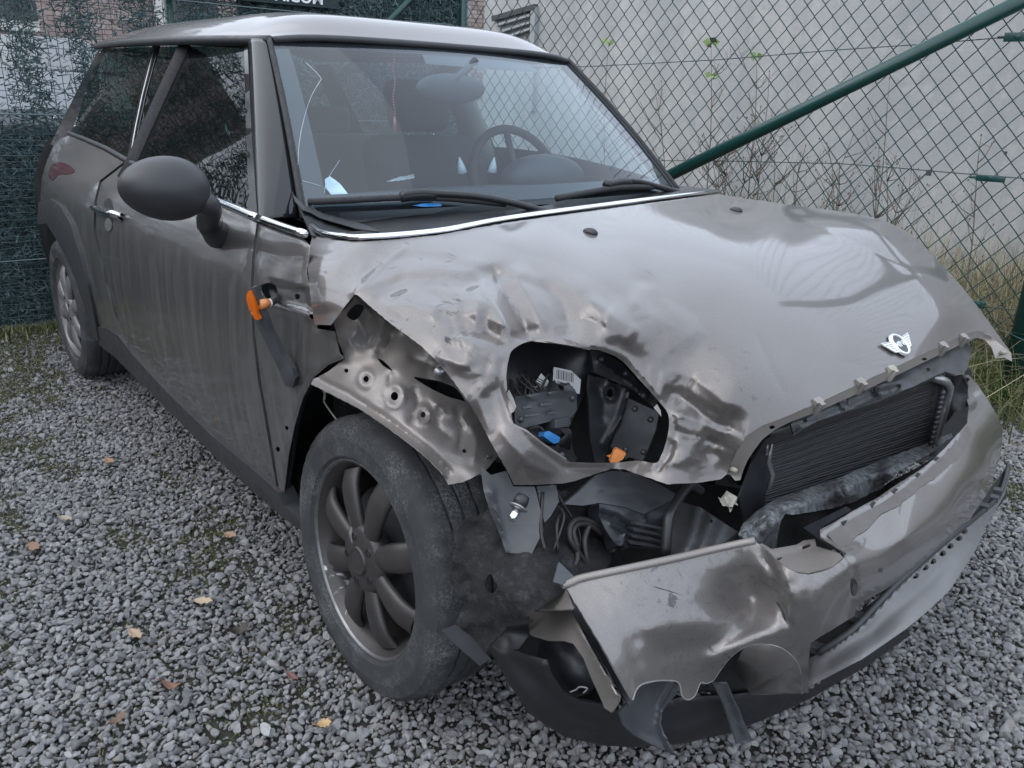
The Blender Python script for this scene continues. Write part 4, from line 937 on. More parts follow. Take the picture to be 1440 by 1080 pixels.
# ---- bonnet, folded up over the smashed corner
BC = [nom(*p) for p in [(620, 324), (720, 308), (860, 290), (1005, 273), (720, 335), (800, 345), (900, 330), (1000, 315), (1086, 300), (880, 370), (950, 370), (1050, 360), (1120, 350), (1200, 370), (1000, 430), (1100, 420), (1200, 440), (1290, 430), (1020, 480), (1100, 490), (1180, 500), (1260, 490), (1330, 445), (1040, 540), (1100, 545), (1180, 550), (1250, 520), (1310, 490), (1100, 300), (1180, 325), (1240, 350), (1290, 395), (1200, 400), (1260, 390)]]
BC += Y_([(1036, 277, .61), (1132, 292, .65), (1240, 308, .69), (1302, 350, .70), (1373, 430, .67), (1403, 470, .63), (1423, 500, .58), (1360, 468, .49)])
BC += Y_([(438, 325, -.70), (433, 380, -.79), (443, 457, -.835), (465, 457, -.835), (500, 413, -.80), (513, 336, -.69), (567, 348, -.64), (480, 370, -.765), (520, 380, -.735), (455, 415, -.815),
  (547, 453, -.80), (593, 487, -.80), (633, 530, -.79), (660, 567, -.78), (693, 627, -.77), (723, 682, -.745), (700, 372, -.55), (640, 362, -.595), (760, 385, -.505), (820, 405, -.50), (860, 430, -.485),
  (560, 410, -.745), (600, 430, -.745), (650, 400, -.655), (690, 440, -.675), (640, 470, -.755), (700, 500, -.725), (700, 560, -.74), (712, 529, -.725), (745, 480, -.645), (735, 430, -.61), (790, 430, -.55), (800, 480, -.595), (850, 468, -.545), (874, 507, -.515), (902, 537, -.495), (938, 579, -.475), (941, 598, -.48), (932, 640, -.495), (900, 470, -.485),
  (660, 520, -.765), (670, 590, -.77), (741, 640, -.73), (722, 596, -.74), (930, 500, -.455), (960, 520, -.43), (960, 570, -.452), (1000, 592, -.425), (965, 640, -.475)])
BC += [(1047, 613, 'z', .683), (1100, 588, 'z', .705), (1147, 570, 'z', .715), (1207, 540, 'z', .722), (1013, 672, 'z', .60), (938, 681, 'z', .605), (894, 666, 'z', .605), (861, 659, 'z', .60), (824, 671, 'z', .607), (791, 680, 'z', .612), (755, 682, 'z', .615), (995, 640, 'z', .635), (1035, 630, 'z', .66)]
class BonS:
    def __init__(s): s.t = TPS(BC, 1.2e-4)
    def depth(s, P): return s.t.depth(P)
bon = BonS()
HOLE = [(722, 491), (749, 479), (791, 484), (830, 491), (847, 494), (874, 507), (902, 537), (922, 559), (938, 579), (941, 598), (936, 623), (930, 640), (922, 651), (897, 648), (858, 651), (808, 650), (797, 647), (772, 632), (747, 612), (724, 598), (719, 582), (723, 576), (711, 553), (713, 548), (712, 529), (715, 507)]
BOUT = [(439, 331), (470, 338), (513, 340), (613, 331), (713, 313), (860, 293), (1010, 273), (1036, 277), (1085, 284), (1132, 291), (1170, 295.5), (1200, 300), (1226, 305.5), (1248, 312), (1268, 321), (1286, 333), (1304, 350), (1322, 369), (1340, 389), (1358, 410), (1374, 430), (1403, 470), (1422, 496), (1410, 487), (1392, 472), (1373, 465), (1358, 470), (1323, 486), (1250, 520), (1207, 540), (1147, 568), (1100, 588), (1073, 598), (1052, 611), (1036, 635), (1022, 667), (1013, 674), (980, 679), (938, 681), (916, 673), (894, 666), (878, 660), (861, 659), (845, 664), (824, 671), (806, 677), (791, 680), (755, 682), (723, 682), (712, 660), (693, 627), (678, 598), (660, 567), (647, 549), (633, 530), (613, 507), (593, 487), (570, 470), (547, 453), (524, 434), (503, 415), (498, 414), (487, 428), (477, 442), (465, 457), (443, 457), (438, 432), (433, 380), (436, 345)]
CRE = [
  ([(500, 415), (560, 365), (640, 372), (720, 388), (800, 430), (800, 470), (745, 480), (712, 500), (700, 560), (660, 560), (600, 490)], .0034, 58, 'c'), ([(900, 500), (960, 520), (1040, 600), (1015, 670), (900, 665), (935, 620)], .0042, 34, 'c'), ([(440, 350), (560, 350), (500, 410), (465, 455), (440, 440)], .002, 50, 'c'),
  ([(820, 420), (930, 400), (1000, 470), (930, 520), (860, 480)], .003, 60, 'c'),
  ([(500, 413), (520, 402), (560, 384), (610, 380), (655, 383), (690, 372)], 0.0147, 21.0, 'vf'), ([(520, 412), (570, 392), (620, 391), (670, 395), (700, 380)], -0.0121, 18.9, 'vf'),
  ([(690, 372), (705, 400), (722, 430), (738, 460), (744, 478)], -0.0315, 24.0, 'vf'), ([(672, 385), (690, 420), (712, 455), (730, 475)], 0.0147, 21.0, 'vf'), ([(715, 375), (735, 405), (752, 440), (760, 470)], 0.0169, 27.0, 'vf'),
  ([(625, 450), (660, 438), (690, 430), (700, 446), (722, 468)], 0.0105, 21.0, 'vf'), ([(645, 470), (668, 462), (690, 472), (725, 487)], -0.0145, 21.6, 'vf'), ([(640, 440), (665, 452), (700, 475)], -0.0105, 18.0, 'vf'), ([(600, 400), (640, 420), (690, 425)], .008, 7, 'sf'), ([(540, 420), (600, 440), (640, 470), (690, 500)], .007, 8, 'sf'), ([(648, 468), (652, 490), (660, 520)], 0.0121, 24.3, 'vf'), ([(690, 500), (680, 530), (700, 560)], -0.0069, 10.8, 'sf'),
  ([(500, 413), (530, 380), (552, 362), (568, 350)], .010, 5, 's'), ([(568, 348), (620, 356), (690, 372), (760, 390), (815, 412), (860, 440), (885, 462)], 0.0105, 27.0, 'vf'), ([(585, 360), (650, 374), (720, 390), (790, 415)], -0.0069, 10.8, 'sf'),
  ([(870, 445), (895, 450), (915, 432), (905, 405), (880, 395)], -.010, 16, 'gf'), ([(900, 470), (870, 452), (850, 440)], 0.0121, 24.3, 'vf'), ([(880, 470), (900, 455), (925, 450), (960, 468), (985, 480)], 0.0097, 32.4, 'vf'), ([(905, 395), (900, 425), (905, 452)], .010, 16, 'gf'),
  ([(930, 548), (960, 560), (1000, 592), (1048, 612)], -0.0242, 32.4, 'vf'), ([(940, 580), (975, 590), (1010, 605), (1045, 614)], 0.0126, 21.0, 'vf'), ([(950, 610), (985, 615), (1020, 628)], -0.0069, 7.2, 'sf'), ([(965, 545), (990, 560), (1030, 590)], 0.0097, 32.4, 'vf'),
  ([(744, 484), (800, 480), (850, 488), (880, 502), (908, 532), (928, 556)], .006, 4, 's'), ([(705, 510), (702, 545), (715, 590), (745, 622), (795, 658), (860, 660)], -.004, 4), ([(945, 585), (950, 610), (942, 640), (925, 660)], -.005, 4),
  ([(1000, 600), (1020, 560), (1020, 520)], .003, 20, 'gf'), ([(1060, 460), (1085, 520), (1108, 560)], -0.0034, 5.4, 'sf'), ([(455, 350), (447, 400), (455, 440)], 0.0121, 32.4, 'vf'), ([(500, 350), (490, 390), (478, 430)], -.006, 14, 'gf'),
  ([(610, 500), (640, 510), (690, 530)], 0.0080, 9.0, 'sf'), ([(780, 450), (830, 450), (870, 470)], -0.0069, 9.0, 'sf'), ([(700, 600), (740, 650), (780, 668)], 0.0057, 8.1, 'sf'), ([(1086, 292), (1150, 318), (1230, 352), (1311, 400), (1360, 440)], -0.0046, 5.4, 'sf'),
  ([(530, 430), (590, 428), (650, 440)], .010, 18, 'vf'), ([(600, 395), (625, 425), (640, 470), (655, 510)], -.012, 20, 'vf'), ([(660, 400), (672, 430), (668, 470)], .012, 16, 'vf'), ([(760, 395), (790, 420), (800, 460), (795, 482)], -.012, 20, 'vf'), ([(820, 415), (850, 445), (860, 485)], .010, 18, 'vf'), ([(690, 530), (672, 560), (690, 610)], .008, 16, 'vf'), ([(1036, 277), (1132, 291), (1200, 300), (1248, 312), (1286, 333), (1340, 389), (1374, 430), (1403, 470), (1422, 496)], -.030, 13, 'g'), ([(1100, 302), (1180, 318), (1245, 340), (1300, 380), (1345, 432)], .006, 22, 'g')]
bonnet = panel('bonnet', BOUT, bon, M_crash, car, holes=[HOLE], creases=CRE, thick=.0016, step=3.7, jag=.25, rough=[(.0004, 8)])
# folded rim tabs round the headlamp opening
for pts, dx in (([(711, 553), (716, 548), (722, 560), (726, 572), (722, 580), (714, 578)], .012), ([(919, 573), (924, 568), (929, 577), (930, 586), (927, 582)], .01), ([(722, 596), (740, 604), (760, 620), (797, 645), (795, 650), (770, 638), (745, 622), (726, 606)], .006), ([(746, 478), (790, 478), (830, 486), (829, 492), (790, 484), (750, 480)], .0)):
    panel('rim_flange', pts, T([(a, b, 'd', float(bon.depth(np.array([[a, b]]))[0])+dx) for a, b in pts[:5]]), M_inner, bonnet, thick=.0015, step=3)
# rolled front lip of the bonnet with its clips
FLU = [(1022, 667), (1036, 635), (1052, 611), (1073, 598), (1100, 588), (1147, 568), (1207, 540), (1250, 520), (1323, 486), (1358, 470), (1373, 465), (1392, 472), (1410, 487), (1422, 496)]
FLL = [(1423, 508), (1412, 503), (1400, 504), (1394, 488), (1385, 478), (1373, 475), (1358, 481), (1323, 498), (1250, 533), (1207, 553), (1147, 580), (1110, 594), (1090, 604), (1072, 618), (1060, 634), (1051, 648), (1045, 662), (1041, 675), (1034, 676), (1027, 668)]
fl_ctrl = [(a, b, 'd', float(bon.depth(np.array([[a, b]]))[0])+.001) for a, b in FLU]+[(a, b, 'd', float(bon.depth(np.array([[min(a, 1418), max(b-9, 468) if a > 1070 else b]]))[0])+.014) for a, b in FLL[::1]]
flange = panel('bonnet_lip', FLU+FLL, T(fl_ctrl), M_inner, bonnet, thick=.0015, step=4, holes=[HC(1086, 601, 4, 6, .7), HC(1300, 505, 4, 6, .5)])
for px, py in ((1147, 574), (1207, 546), (1251, 528), (1323, 494), (1352, 482)):
    P0 = on(bon, (px, py-6), -.008); m = MB(); m.box(P0, (.012, .022, .020), Matrix.Rotation(R(25), 3, 'Y')); m.box(P0+np.array([.006, 0, -.006]), (.010, .012, .026), Matrix.Rotation(R(25), 3, 'Y')); m.build('clip', M_clip if px == 1251 else M_inner, flange, False)
for px, py in ((1029, 660), (1408, 496)):
    P0 = on(T(fl_ctrl), (px, py), .004); m = MB(); m.tube([P0, P0+np.array([.012, -.006, .004])], [.006, .004], 8); m.build('lip_bolt', M_clip, flange)
# chrome strip along the back edge of the bonnet
cs_ = catmull([(438, 317), (447, 324), (460, 329), (487, 333), (513, 334), (613, 326), (713, 308), (860, 288), (1010, 269)], 6)
m = MB(); m.tube([on(bon, p, .008) for p in cs_], .0075, 8, True); m.build('bonnet_chrome', M_chrome, bonnet)
for px, py in ((830, 327), (1035, 296)):
    P0 = on(bon, (px, py), .001); m = MB(); m.ell(P0, (.020, .012, .010), None, 14, 8); m.build('washer_nozzle', M_black, bonnet)
# emblem
def sframe(surf, p, ex, ey, lift):
    o = on(surf, p, 0); x = on(surf, (p[0]+ex[0], p[1]+ex[1]))-o; y = on(surf, (p[0]+ey[0], p[1]+ey[1]))-o; n_ = np.cross(x, y); n_ /= np.linalg.norm(n_)
    if n_@(CAM-o) < 0: n_ = -n_
    return frame_M(o+n_*lift, x, np.cross(n_, x))
EM = sframe(bon, (1262, 487), (22, -9.5), (-8, -16), .004)
def flat(nm, poly, z0, z1, mat, parent, M, bw=.0006):
    n_ = len(poly); v = [M @ Vector((a, b, z)) for z in (z0, z1) for a, b in poly]; f = [tuple(range(n_))[::-1], tuple(range(n_, 2*n_))]+[(i, (i+1) % n_, n_+(i+1) % n_, n_+i) for i in range(n_)]
    o = mesh(nm, v, f, mat, parent, False); bevel(o, bw, 2, 40); return o
bdg = MB(); M_bchr = simple('badge_chrome', (.80, .82, .85), .18, .55, .03); M_bblk = simple('badge_black', (.02, .022, .025), .12)
ring = MB(); prof = [(.0205, 0), (.0205, .005), (.0225, .0065), (.0258, .005), (.0268, 0)]; ring.lathe(prof, EM, 40); badge = ring.build('badge', M_bchr, bonnet)
flat('badge_disc', [(.021*math.cos(a), .021*math.sin(a)) for a in np.linspace(0, 2*math.pi, 36, endpoint=False)], 0, .003, M_bblk, badge, EM)
for sg in (-1, 1):
    wg = [(sg*.021, .013), (sg*.062, .017), (sg*.057, .010), (sg*.050, .003), (sg*.043, -.005), (sg*.036, -.012), (sg*.022, -.0145)]
    flat('badge_wing', wg if sg > 0 else wg[::-1], 0, .0032, M_bchr, badge, EM)
    for k_ in range(5):
        yy = .0115-.0052*k_; x1 = .058-.0062*k_; flat('wing_groove', [(sg*.0275, yy-.0004), (sg*x1, yy+.0018), (sg*x1, yy+.0030), (sg*.0275, yy+.0008)][::sg], .0032, .0036, M_grey, badge, EM, .0001)
text_mesh('lettering', 'MINI', .0185, .0006, M_bchr, badge, EM @ Matrix.Translation((0, .0, .0038)), .0002)
# scuttle panel under the windscreen
sc = T([(420, 284, 'y', -.665), (440, 316, 'y', -.68), (513, 335, 'z', .905), (613, 326, 'z', .915), (713, 308, 'z', .92), (860, 288, 'z', .925), (1005, 270, 'z', .925), (945, 262, 'y', .66), (760, 292, 'z', .935), (600, 290, 'z', .925), (500, 296, 'z', .92)])
panel('scuttle_panel', [(418, 282), (432, 292), (450, 287), (560, 284), (700, 288), (760, 290), (860, 268), (945, 260), (1012, 267), (1014, 280), (860, 300), (713, 320), (613, 336), (513, 345), (460, 340), (438, 330), (428, 305)], sc, M_black, car, thick=.004, step=8, creases=[([(450, 300), (520, 310), (620, 312), (720, 300)], .015, 6), ([(460, 318), (520, 325), (620, 322)], -.02, 6)])
panel('torn_scuttle', [(406, 262), (414, 275), (430, 291), (437, 287), (445, 296), (470, 303), (500, 312), (520, 318), (535, 326), (500, 321), (470, 312), (450, 306), (440, 300), (428, 296), (416, 283)], Dep(sc, -.03), M_trim, car, thick=.002, step=4, rough=[(.006, 40)])
def tubes(nm, pts, surf, lift, r, mat, par, n=8, flat=1.0): m = MB(); m.tube(line_on(surf, catmull(pts, 4), lift), r, n, True, flat); return m.build(nm, mat, par)
wp1 = tubes('wiper', [(433, 284), (500, 281), (567, 278), (640, 280), (711, 287)], ws, .018, .008, M_rubber, car)
tubes('wiper_arm', [(566, 274), (590, 271), (612, 272), (670, 276), (720, 285), (768, 298)], ws, .034, .009, M_black, wp1); tubes('wiper_joint', [(564, 277), (588, 274), (612, 274)], ws, .026, .013, M_black, wp1)
wp2 = tubes('wiper', [(783, 279), (820, 272), (870, 264), (918, 263)], ws, .018, .009, M_rubber, car)
tubes('wiper_arm', [(852, 259), (872, 254), (900, 256), (930, 264), (965, 273)], ws, .034, .009, M_black, wp2); tubes('wiper_joint', [(852, 260), (872, 256), (885, 256)], ws, .028, .012, M_black, wp2)

# ---- torn inner wing above the wheel
IWc = T(Y_([(473, 447, -.745), (483, 503, -.805), (500, 425, -.73), (560, 470, -.715), (640, 545, -.675), (700, 640, -.64), (440, 537, -.838), (480, 561, -.835), (540, 597, -.825), (593, 637, -.805), (630, 682, -.775), (560, 535, -.775), (600, 570, -.75), (650, 612, -.715), (673, 667, -.73), (520, 520, -.79), (640, 650, -.755)]))
ringc = lambda x, y, r: [(x+r*math.cos(a), y+r*1.15*math.sin(a)) for a in np.linspace(0, 2*math.pi, 14)]
inner = panel('inner_wing', [(469, 452), (482, 438), (500, 416), (520, 428), (560, 460), (600, 488), (640, 528), (668, 568), (702, 640), (694, 649), (684, 660), (673, 667), (652, 678), (630, 682), (620, 663), (593, 637), (566, 616), (540, 597), (510, 577), (480, 561), (437, 540), (440, 533), (462, 522), (485, 504), (476, 482)], IWc, M_inner, car,
  holes=[HC(515, 533, 3.6, 8, 1.2), HC(555, 557, 5.2, 9, 1.15), HC(595, 583, 3.5, 8, 1.2), HC(487, 521, 3, 7), [(531, 503), (541, 509), (552, 521), (546, 519), (536, 512)], [(582, 530), (603, 533), (625, 538), (642, 546), (655, 564), (645, 562), (628, 557), (600, 543)], HC(653, 634, 3, 7), [(487, 443), (500, 450), (512, 432), (500, 428)]],
  creases=[(ringc(515, 533, 9), .007, 4), (ringc(555, 557, 13), .009, 5), (ringc(595, 583, 10), .008, 4), (ringc(619, 522, 9), .010, 6), ([(437, 540), (480, 563), (540, 600), (593, 640), (622, 668)], .014, 4), ([(445, 532), (488, 553), (546, 590), (600, 630), (632, 662)], -.010, 4),
   ([(535, 420), (540, 455), (525, 500)], 0.0176, 9.0, 'sf'), ([(560, 450), (548, 480), (530, 505)], -0.0176, 7.2, 'sf'), ([(545, 470), (580, 460), (610, 475), (600, 510)], 0.0176, 8.1, 'sf'), ([(500, 440), (512, 470), (505, 495)], -0.0132, 8.1, 'sf'), ([(480, 470), (500, 488), (530, 492)], 0.0132, 7.2, 'sf'),
   ([(550, 520), (548, 545), (535, 570)], -0.0132, 6.3, 'sf'), ([(580, 540), (588, 565), (575, 600)], -0.0154, 7.2, 'sf'), ([(600, 555), (625, 580), (650, 585), (665, 610)], 0.0154, 8.1, 'sf'), ([(615, 570), (615, 600), (640, 620)], -0.0154, 7.2, 'sf'), ([(640, 570), (650, 600), (645, 640)], -0.0132, 7.2, 'sf'), ([(660, 590), (670, 620), (665, 655)], 0.0132, 7.2, 'sf'), ([(570, 500), (610, 515), (640, 540)], -0.0132, 8.1, 'sf')],
  thick=.0015, step=3.6, jag=.3, rough=[(.004, 14), (.0025, 40)])
m = MB(); m.ell(on(IWc, (619, 522), .006), (.012, .014, .012), None, 12, 8); m.build('mount_bolt', M_alu, inner)
panel('torn_edge', [(694, 640), (690, 655), (676, 668), (660, 676), (655, 670), (668, 660), (680, 650), (686, 640)], T(Y_([(694, 640, -.66), (660, 676, -.74), (676, 668, -.70)])), M_alu, inner, thick=.001, step=3, rough=[(.012, 60)])
tubes('arch_liner_edge', [(438, 540), (428, 560), (418, 600), (412, 640), (403, 690), (398, 715)], T(Y_([(438, 540, -.79), (398, 715, -.78), (412, 640, -.78)])), 0, .006, M_black, car)
# wheel-arch liner behind the front wheel
panel('arch_liner', [(437, 541), (470, 555), (520, 570), (500, 600), (450, 640), (430, 690), (428, 735), (404, 716), (402, 680), (410, 640), (418, 600), (427, 560)], T(Y_([(437, 541, -.76), (404, 716, -.74), (418, 620, -.72), (520, 570, -.55), (470, 560, -.62), (430, 720, -.66), (460, 620, -.58)])), M_felt, car, thick=.004, step=6, rough=[(.008, 18)])
m = MB()
for pts in ([(459, 548), (455, 562), (460, 572), (473, 590)], [(452, 545), (457, 556), (455, 566)]): m.tube([U(a, b, 'y', -.77) for a, b in catmull(pts, 3)], .0018, 5)
m.build('loose_wire', M_clip, car)

# ---- what shows through the headlamp opening
LS = [None]
def lay(nm, pts, dx, mat, par, thick=.01, st=5, slope=None, **k):
    c = [(a, b, 'd', float(bon.depth(np.array([[min(max(a, 700), 960), min(max(b, 470), 670)]]))[0])+dx+(slope[0]*(a-slope[2])+slope[1]*(b-slope[3]) if slope else 0)) for a, b in pts]
    LS[0] = T(c)
    return panel(nm, pts, LS[0], mat, par, thick=thick, step=st, **k)
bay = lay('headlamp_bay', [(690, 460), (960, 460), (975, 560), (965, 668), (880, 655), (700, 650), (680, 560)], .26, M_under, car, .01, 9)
pan1 = lay('inner_panel', [(715, 490), (760, 470), (840, 485), (836, 525), (800, 600), (810, 650), (795, 660), (740, 620), (705, 560)], .16, M_dark, car, .008, 5, rough=[(.012, 14)])
lay('label', [(779, 516), (803, 521), (817, 534), (815, 554), (797, 548), (777, 541)], .145, M_white, pan1, .001, 4)
lc = Dep(LS[0], -.0015)
for k_ in range(11):
    x = 783+k_*2.3; w2 = (.5, .9, .4, .7, 1.0)[k_ % 5]; y0 = 519.5+k_*.55
    panel('barcode_bar', [(x, y0), (x+w2, y0+.2), (x+w2-.3, y0+13), (x-.3, y0+12.8)], lc, M_ink, pan1, thick=.0004, step=8)
for k_ in range(4): panel('print_line', [(784, 536+k_*2.6), (784+18+4*(k_ % 2), 541+k_*2.6), (784+18+4*(k_ % 2), 542+k_*2.6), (784, 537+k_*2.6)], lc, M_ink, pan1, thick=.0004, step=9)
lay('label', [(761, 525), (772, 536), (766, 550), (750, 549), (751, 541)], .135, M_white, pan1, .001, 4)
l2 = Dep(LS[0], -.0015)
for k_ in range(4): panel('print_line', [(754+k_, 540-k_*3), (764+k_, 546-k_*3), (763.5+k_, 547-k_*3), (753.5+k_, 541-k_*3)], l2, M_ink, pan1, thick=.0004, step=9)
box = lay('control_box', [(724, 558), (760, 552), (793, 549), (793, 543), (800, 541), (808, 547), (811, 553), (811, 577), (803, 587), (775, 592), (738, 602), (724, 597)], .105, M_grey, car, .035, 5, slope=(-.0003, .0004, 770, 570), creases=[([(725, 560), (795, 550), (811, 553)], .006, 3), ([(784, 552), (788, 580)], -.002, 2)])
lay('connector', [(780, 590), (801, 586), (803, 596), (800, 600), (781, 602)], .10, M_grey, box, .014, 3, bev=.0015)
lay('blue_connector', [(765, 608), (772, 606), (788, 615), (786, 622), (779, 624), (765, 614)], .10, M_blue, box, .014, 3, creases=[([(772, 612), (782, 618)], .003, 2)])
for (a_, b_, w_, h_) in ((735, 572, 14, 3), (760, 568, 16, 3), (738, 584, 20, 2.5), (770, 580, 14, 2.5)): lay('box_rib', [(a_, b_), (a_+w_, b_-w_*.12), (a_+w_, b_-w_*.12+h_), (a_, b_+h_)], .095, M_grey, box, .004, 3)
for (a_, b_) in ((732, 590), (805, 560), (893, 575), (915, 590), (880, 632), (905, 636), (846, 505), (880, 525), (905, 556), (775, 636), (790, 640)):
    P0 = on(bon, (a_, b_), -.09); q_ = MB(); q_.ell(P0, (.006, .006, .006), None, 8, 6); q_.build('screw_head', M_steel, box)
m = MB()
for k_ in range(7):
    a = on(bon, (783+k_*2.5, 601), -.11); b_ = on(bon, (779+k_*3.5, 624+k_*1.5), -.115-.003*k_); c_ = on(bon, (795+k_*1.5, 612), -.105); m.tube([V(q) for q in catmull([a, c_, b_], 4)], .0018, 5)
for k_ in range(4):
    a = on(bon, (744+k_*4, 604), -.11); b_ = on(bon, (768, 610+k_*2), -.105); m.tube([V(q) for q in catmull([a, (a+b_)/2+np.array([0, 0, .01]), b_], 4)], .0018, 5)
for k_ in range(8):
    x0 = 718+k_*6; a = on(bon, (x0, 545+4*math.sin(k_*2)), -.13); b_ = on(bon, (x0+20*math.sin(k_), 528+6*math.cos(k_*3)), -.12); c_ = on(bon, (x0+14, 556), -.11); m.tube([V(q) for q in catmull([a, b_, c_], 5)], .0022, 5)
m.build('cable_loom', M_wire, box)
lay('lower_bracket', [(757, 626), (780, 628), (797, 610), (803, 630), (812, 645), (800, 655), (770, 645)], .13, M_dark, car, .012, 4, creases=[(ringc(791, 627, 4), .004, 2)])
mb = lay('mount_bracket', [(829, 527), (850, 534), (886, 548), (880, 575), (872, 600), (855, 625), (850, 650), (852, 660), (838, 655), (830, 620), (828, 560)], .12, M_dark, car, .006, 4, holes=[HC(858, 553, 4, 8, 1.6)], creases=[([(884, 552), (872, 590), (850, 625)], .012, 5), (ringc(858, 553, 7), .008, 3), ([(835, 535), (850, 560), (845, 600)], -.01, 9, 'gf')])
lay('bay_plate', [(884, 560), (905, 570), (927, 580), (922, 605), (912, 630), (903, 648), (875, 640), (858, 628), (866, 608), (876, 585)], .13, M_grey, car, .01, 5)
lay('bay_rail', [(830, 492), (850, 496), (876, 512), (900, 540), (925, 565), (920, 572), (890, 548), (836, 524)], .10, M_dark, car, .02, 5, creases=[([(845, 510), (880, 535), (910, 560)], .008, 4)])
lay('orange_reflector', [(858, 650), (863, 634), (867, 631), (880, 639), (876, 646), (866, 652)], .004, M_orange, car, .012, 3)

# ---- wheels
def tyre_profile():
    W_ = .0925; p = [(.205, -.078), (.213, -.085), (.216, -.088), (.230, -.0895), (.250, -.0905), (.253, -.0913), (.256, -.0905), (.272, -.087), (.2815, -.083), (.2825, -.081), (.2865, -.077), (.2905, -.071), (.2918, -.067)]
    g = []
    for a, b in ((-.064, -.036), (-.029, -.004), (.004, .029), (.036, .064)): g += [(.2935, a), (.2950, (a+b)/2), (.2935, b), (.2865, b+.001), (.2865, b+.006)]
    g = g[:-2]
    return p+g+[(r, -h) for r, h in p[::-1]]
TP = tyre_profile()
def tmod(r, h, i, j):
    if r > .290 and abs(h) > .030 and i % 4 == 0: return r-.0028
    if r > .290 and abs(h) <= .030 and (i+int(h*300)) % 6 == 0: return r-.003
    if .276 < r < .290 and i % 4 == 0 and abs(h) > .07: return r-.002
    return r
def wheel(c, ax, rimmat, side_sign=1, spin=0):
    z = Vector(ax).normalized(); x = Vector((1, 0, 0)); x = (x-z*x.dot(z)).normalized(); y = z.cross(x)
    M4 = Matrix(((x.x, y.x, z.x, c[0]), (x.y, y.y, z.y, c[1]), (x.z, y.z, z.z, c[2]), (0, 0, 0, 1))) @ Matrix.Rotation(spin, 4, 'Z')      # local +Z points outboard; plane z=0 is the wheel centre
    m = MB(); m.lathe([(.0, .02), (.135, .02), (.14, .012), (.14, -.03), (0, -.03)], M4, 36); w_ = m.build('wheel', M_steel, car)
    m = MB(); m.lathe(TP, M4, 176, tmod); t_ = m.build('tyre', M_tyre, w_); t_.modifiers.new('split', 'EDGE_SPLIT').split_angle = R(38)
    m = MB()
    m.lathe([(.190, -.085), (.178, -.05), (.176, .0), (.183, .045), (.190, .062), (.197, .070), (.2035, .078)], M4, 72)
    def sm(r, n_=8): return r
    m.lathe([(.0, .086), (.040, .086), (.064, .083), (.073, .076), (.075, .05), (.05, .03)], M4, 48)
    for k_ in range(8):
        a = 2*math.pi*k_/8+.2; ca, sa = math.cos(a), math.sin(a); vs = []; L_ = 9; n_ = 12
        for i in range(L_):
            u = i/(L_-1); r = .052+u*.134; hw = .0215+.0095*math.sin(min(1, u*1.1)*math.pi*.60)+(.004 if u > .9 else 0); hh = .015; zc = .066+.010*math.sin(u*math.pi*.7)-.012*u*u-.014*max(0, u-.8)*5*.6
            for k2 in range(n_):
                q = 2*math.pi*k2/n_; lx_ = math.cos(q)*hw; lz = math.sin(q)*hh; lz = lz*(1.0 if lz > 0 else .8); vs.append(M4 @ Vector((ca*r-sa*lx_, sa*r+ca*lx_, zc+lz)))
        m.add(vs, [(i*n_+k2, i*n_+(k2+1) % n_, (i+1)*n_+(k2+1) % n_, (i+1)*n_+k2) for i in range(L_-1) for k2 in range(n_)])
    rm = m.build('rim', rimmat, w_)
    m = MB(); m.lathe([(.2015, .0765), (.2050, .0810), (.2078, .0825), (.2105, .0805), (.2100, .075)], M4, 72); m.build('rim_lip', M_lip, w_)
    m = MB(); m.lathe([(0, .0905), (.018, .0905), (.024, .089), (.027, .0915), (.030, .090), (.0305, .083)], M4, 32); m.build('hub_cap', rimmat, w_)
    for k_ in range(5):
        a = 2*math.pi*k_/5+.5; m = MB(); m.lathe([(0, .084), (.0055, .084), (.0075, .0875), (.0085, .080)], M4 @ Matrix.Translation((.050*math.cos(a), .050*math.sin(a), .0)), 10); m.build('wheel_bolt', M_black, w_)
    return w_
fw_ = (0, -1, 0)
wheel((-.002, -.80+.082, .299), (-.005, -math.cos(R(3)), math.sin(R(3))), M_rimf, 1, .25)
wheel((-2.462, -.8138+.082, .302), (0, -1, 0), M_rimr, 1, .1)
wheel((-.0, .73, .305), (0, 1, 0), M_rimf); wheel((-2.462, .73, .305), (0, 1, 0), M_rimr)

# ---- torn liner between wheel and bumper
XL = lambda l: [(a, b, 'x', c) for a, b, c in l]
feltS = T(XL([(640, 780, .335), (690, 900, .43), (740, 850, .49), (700, 740, .37), (800, 730, .40), (830, 800, .47), (650, 870, .38), (655, 720, .33), (850, 760, .42)]))
panel('torn_liner', [(652, 735), (668, 728), (690, 715), (720, 690), (800, 690), (850, 740), (860, 790), (830, 820), (790, 830), (765, 850), (745, 862), (720, 880), (692, 905), (678, 925), (655, 905), (632, 885), (645, 868), (652, 850), (640, 830), (634, 800), (640, 770), (637, 750)], feltS, M_felt, car, holes=[[(684, 812), (690, 806), (696, 815), (700, 820), (694, 832), (686, 834), (682, 824)]], thick=.004, step=4.5, rough=[(.030, 11), (.014, 26), (.006, 60)], jag=1.0)
panel('liner_flap', [(622, 886), (640, 878), (660, 892), (690, 926), (676, 936), (648, 910)], T(XL([(622, 886, .40), (690, 926, .46), (650, 890, .41), (676, 936, .47)])), M_trim, car, thick=.003, step=5, rough=[(.006, 20)])
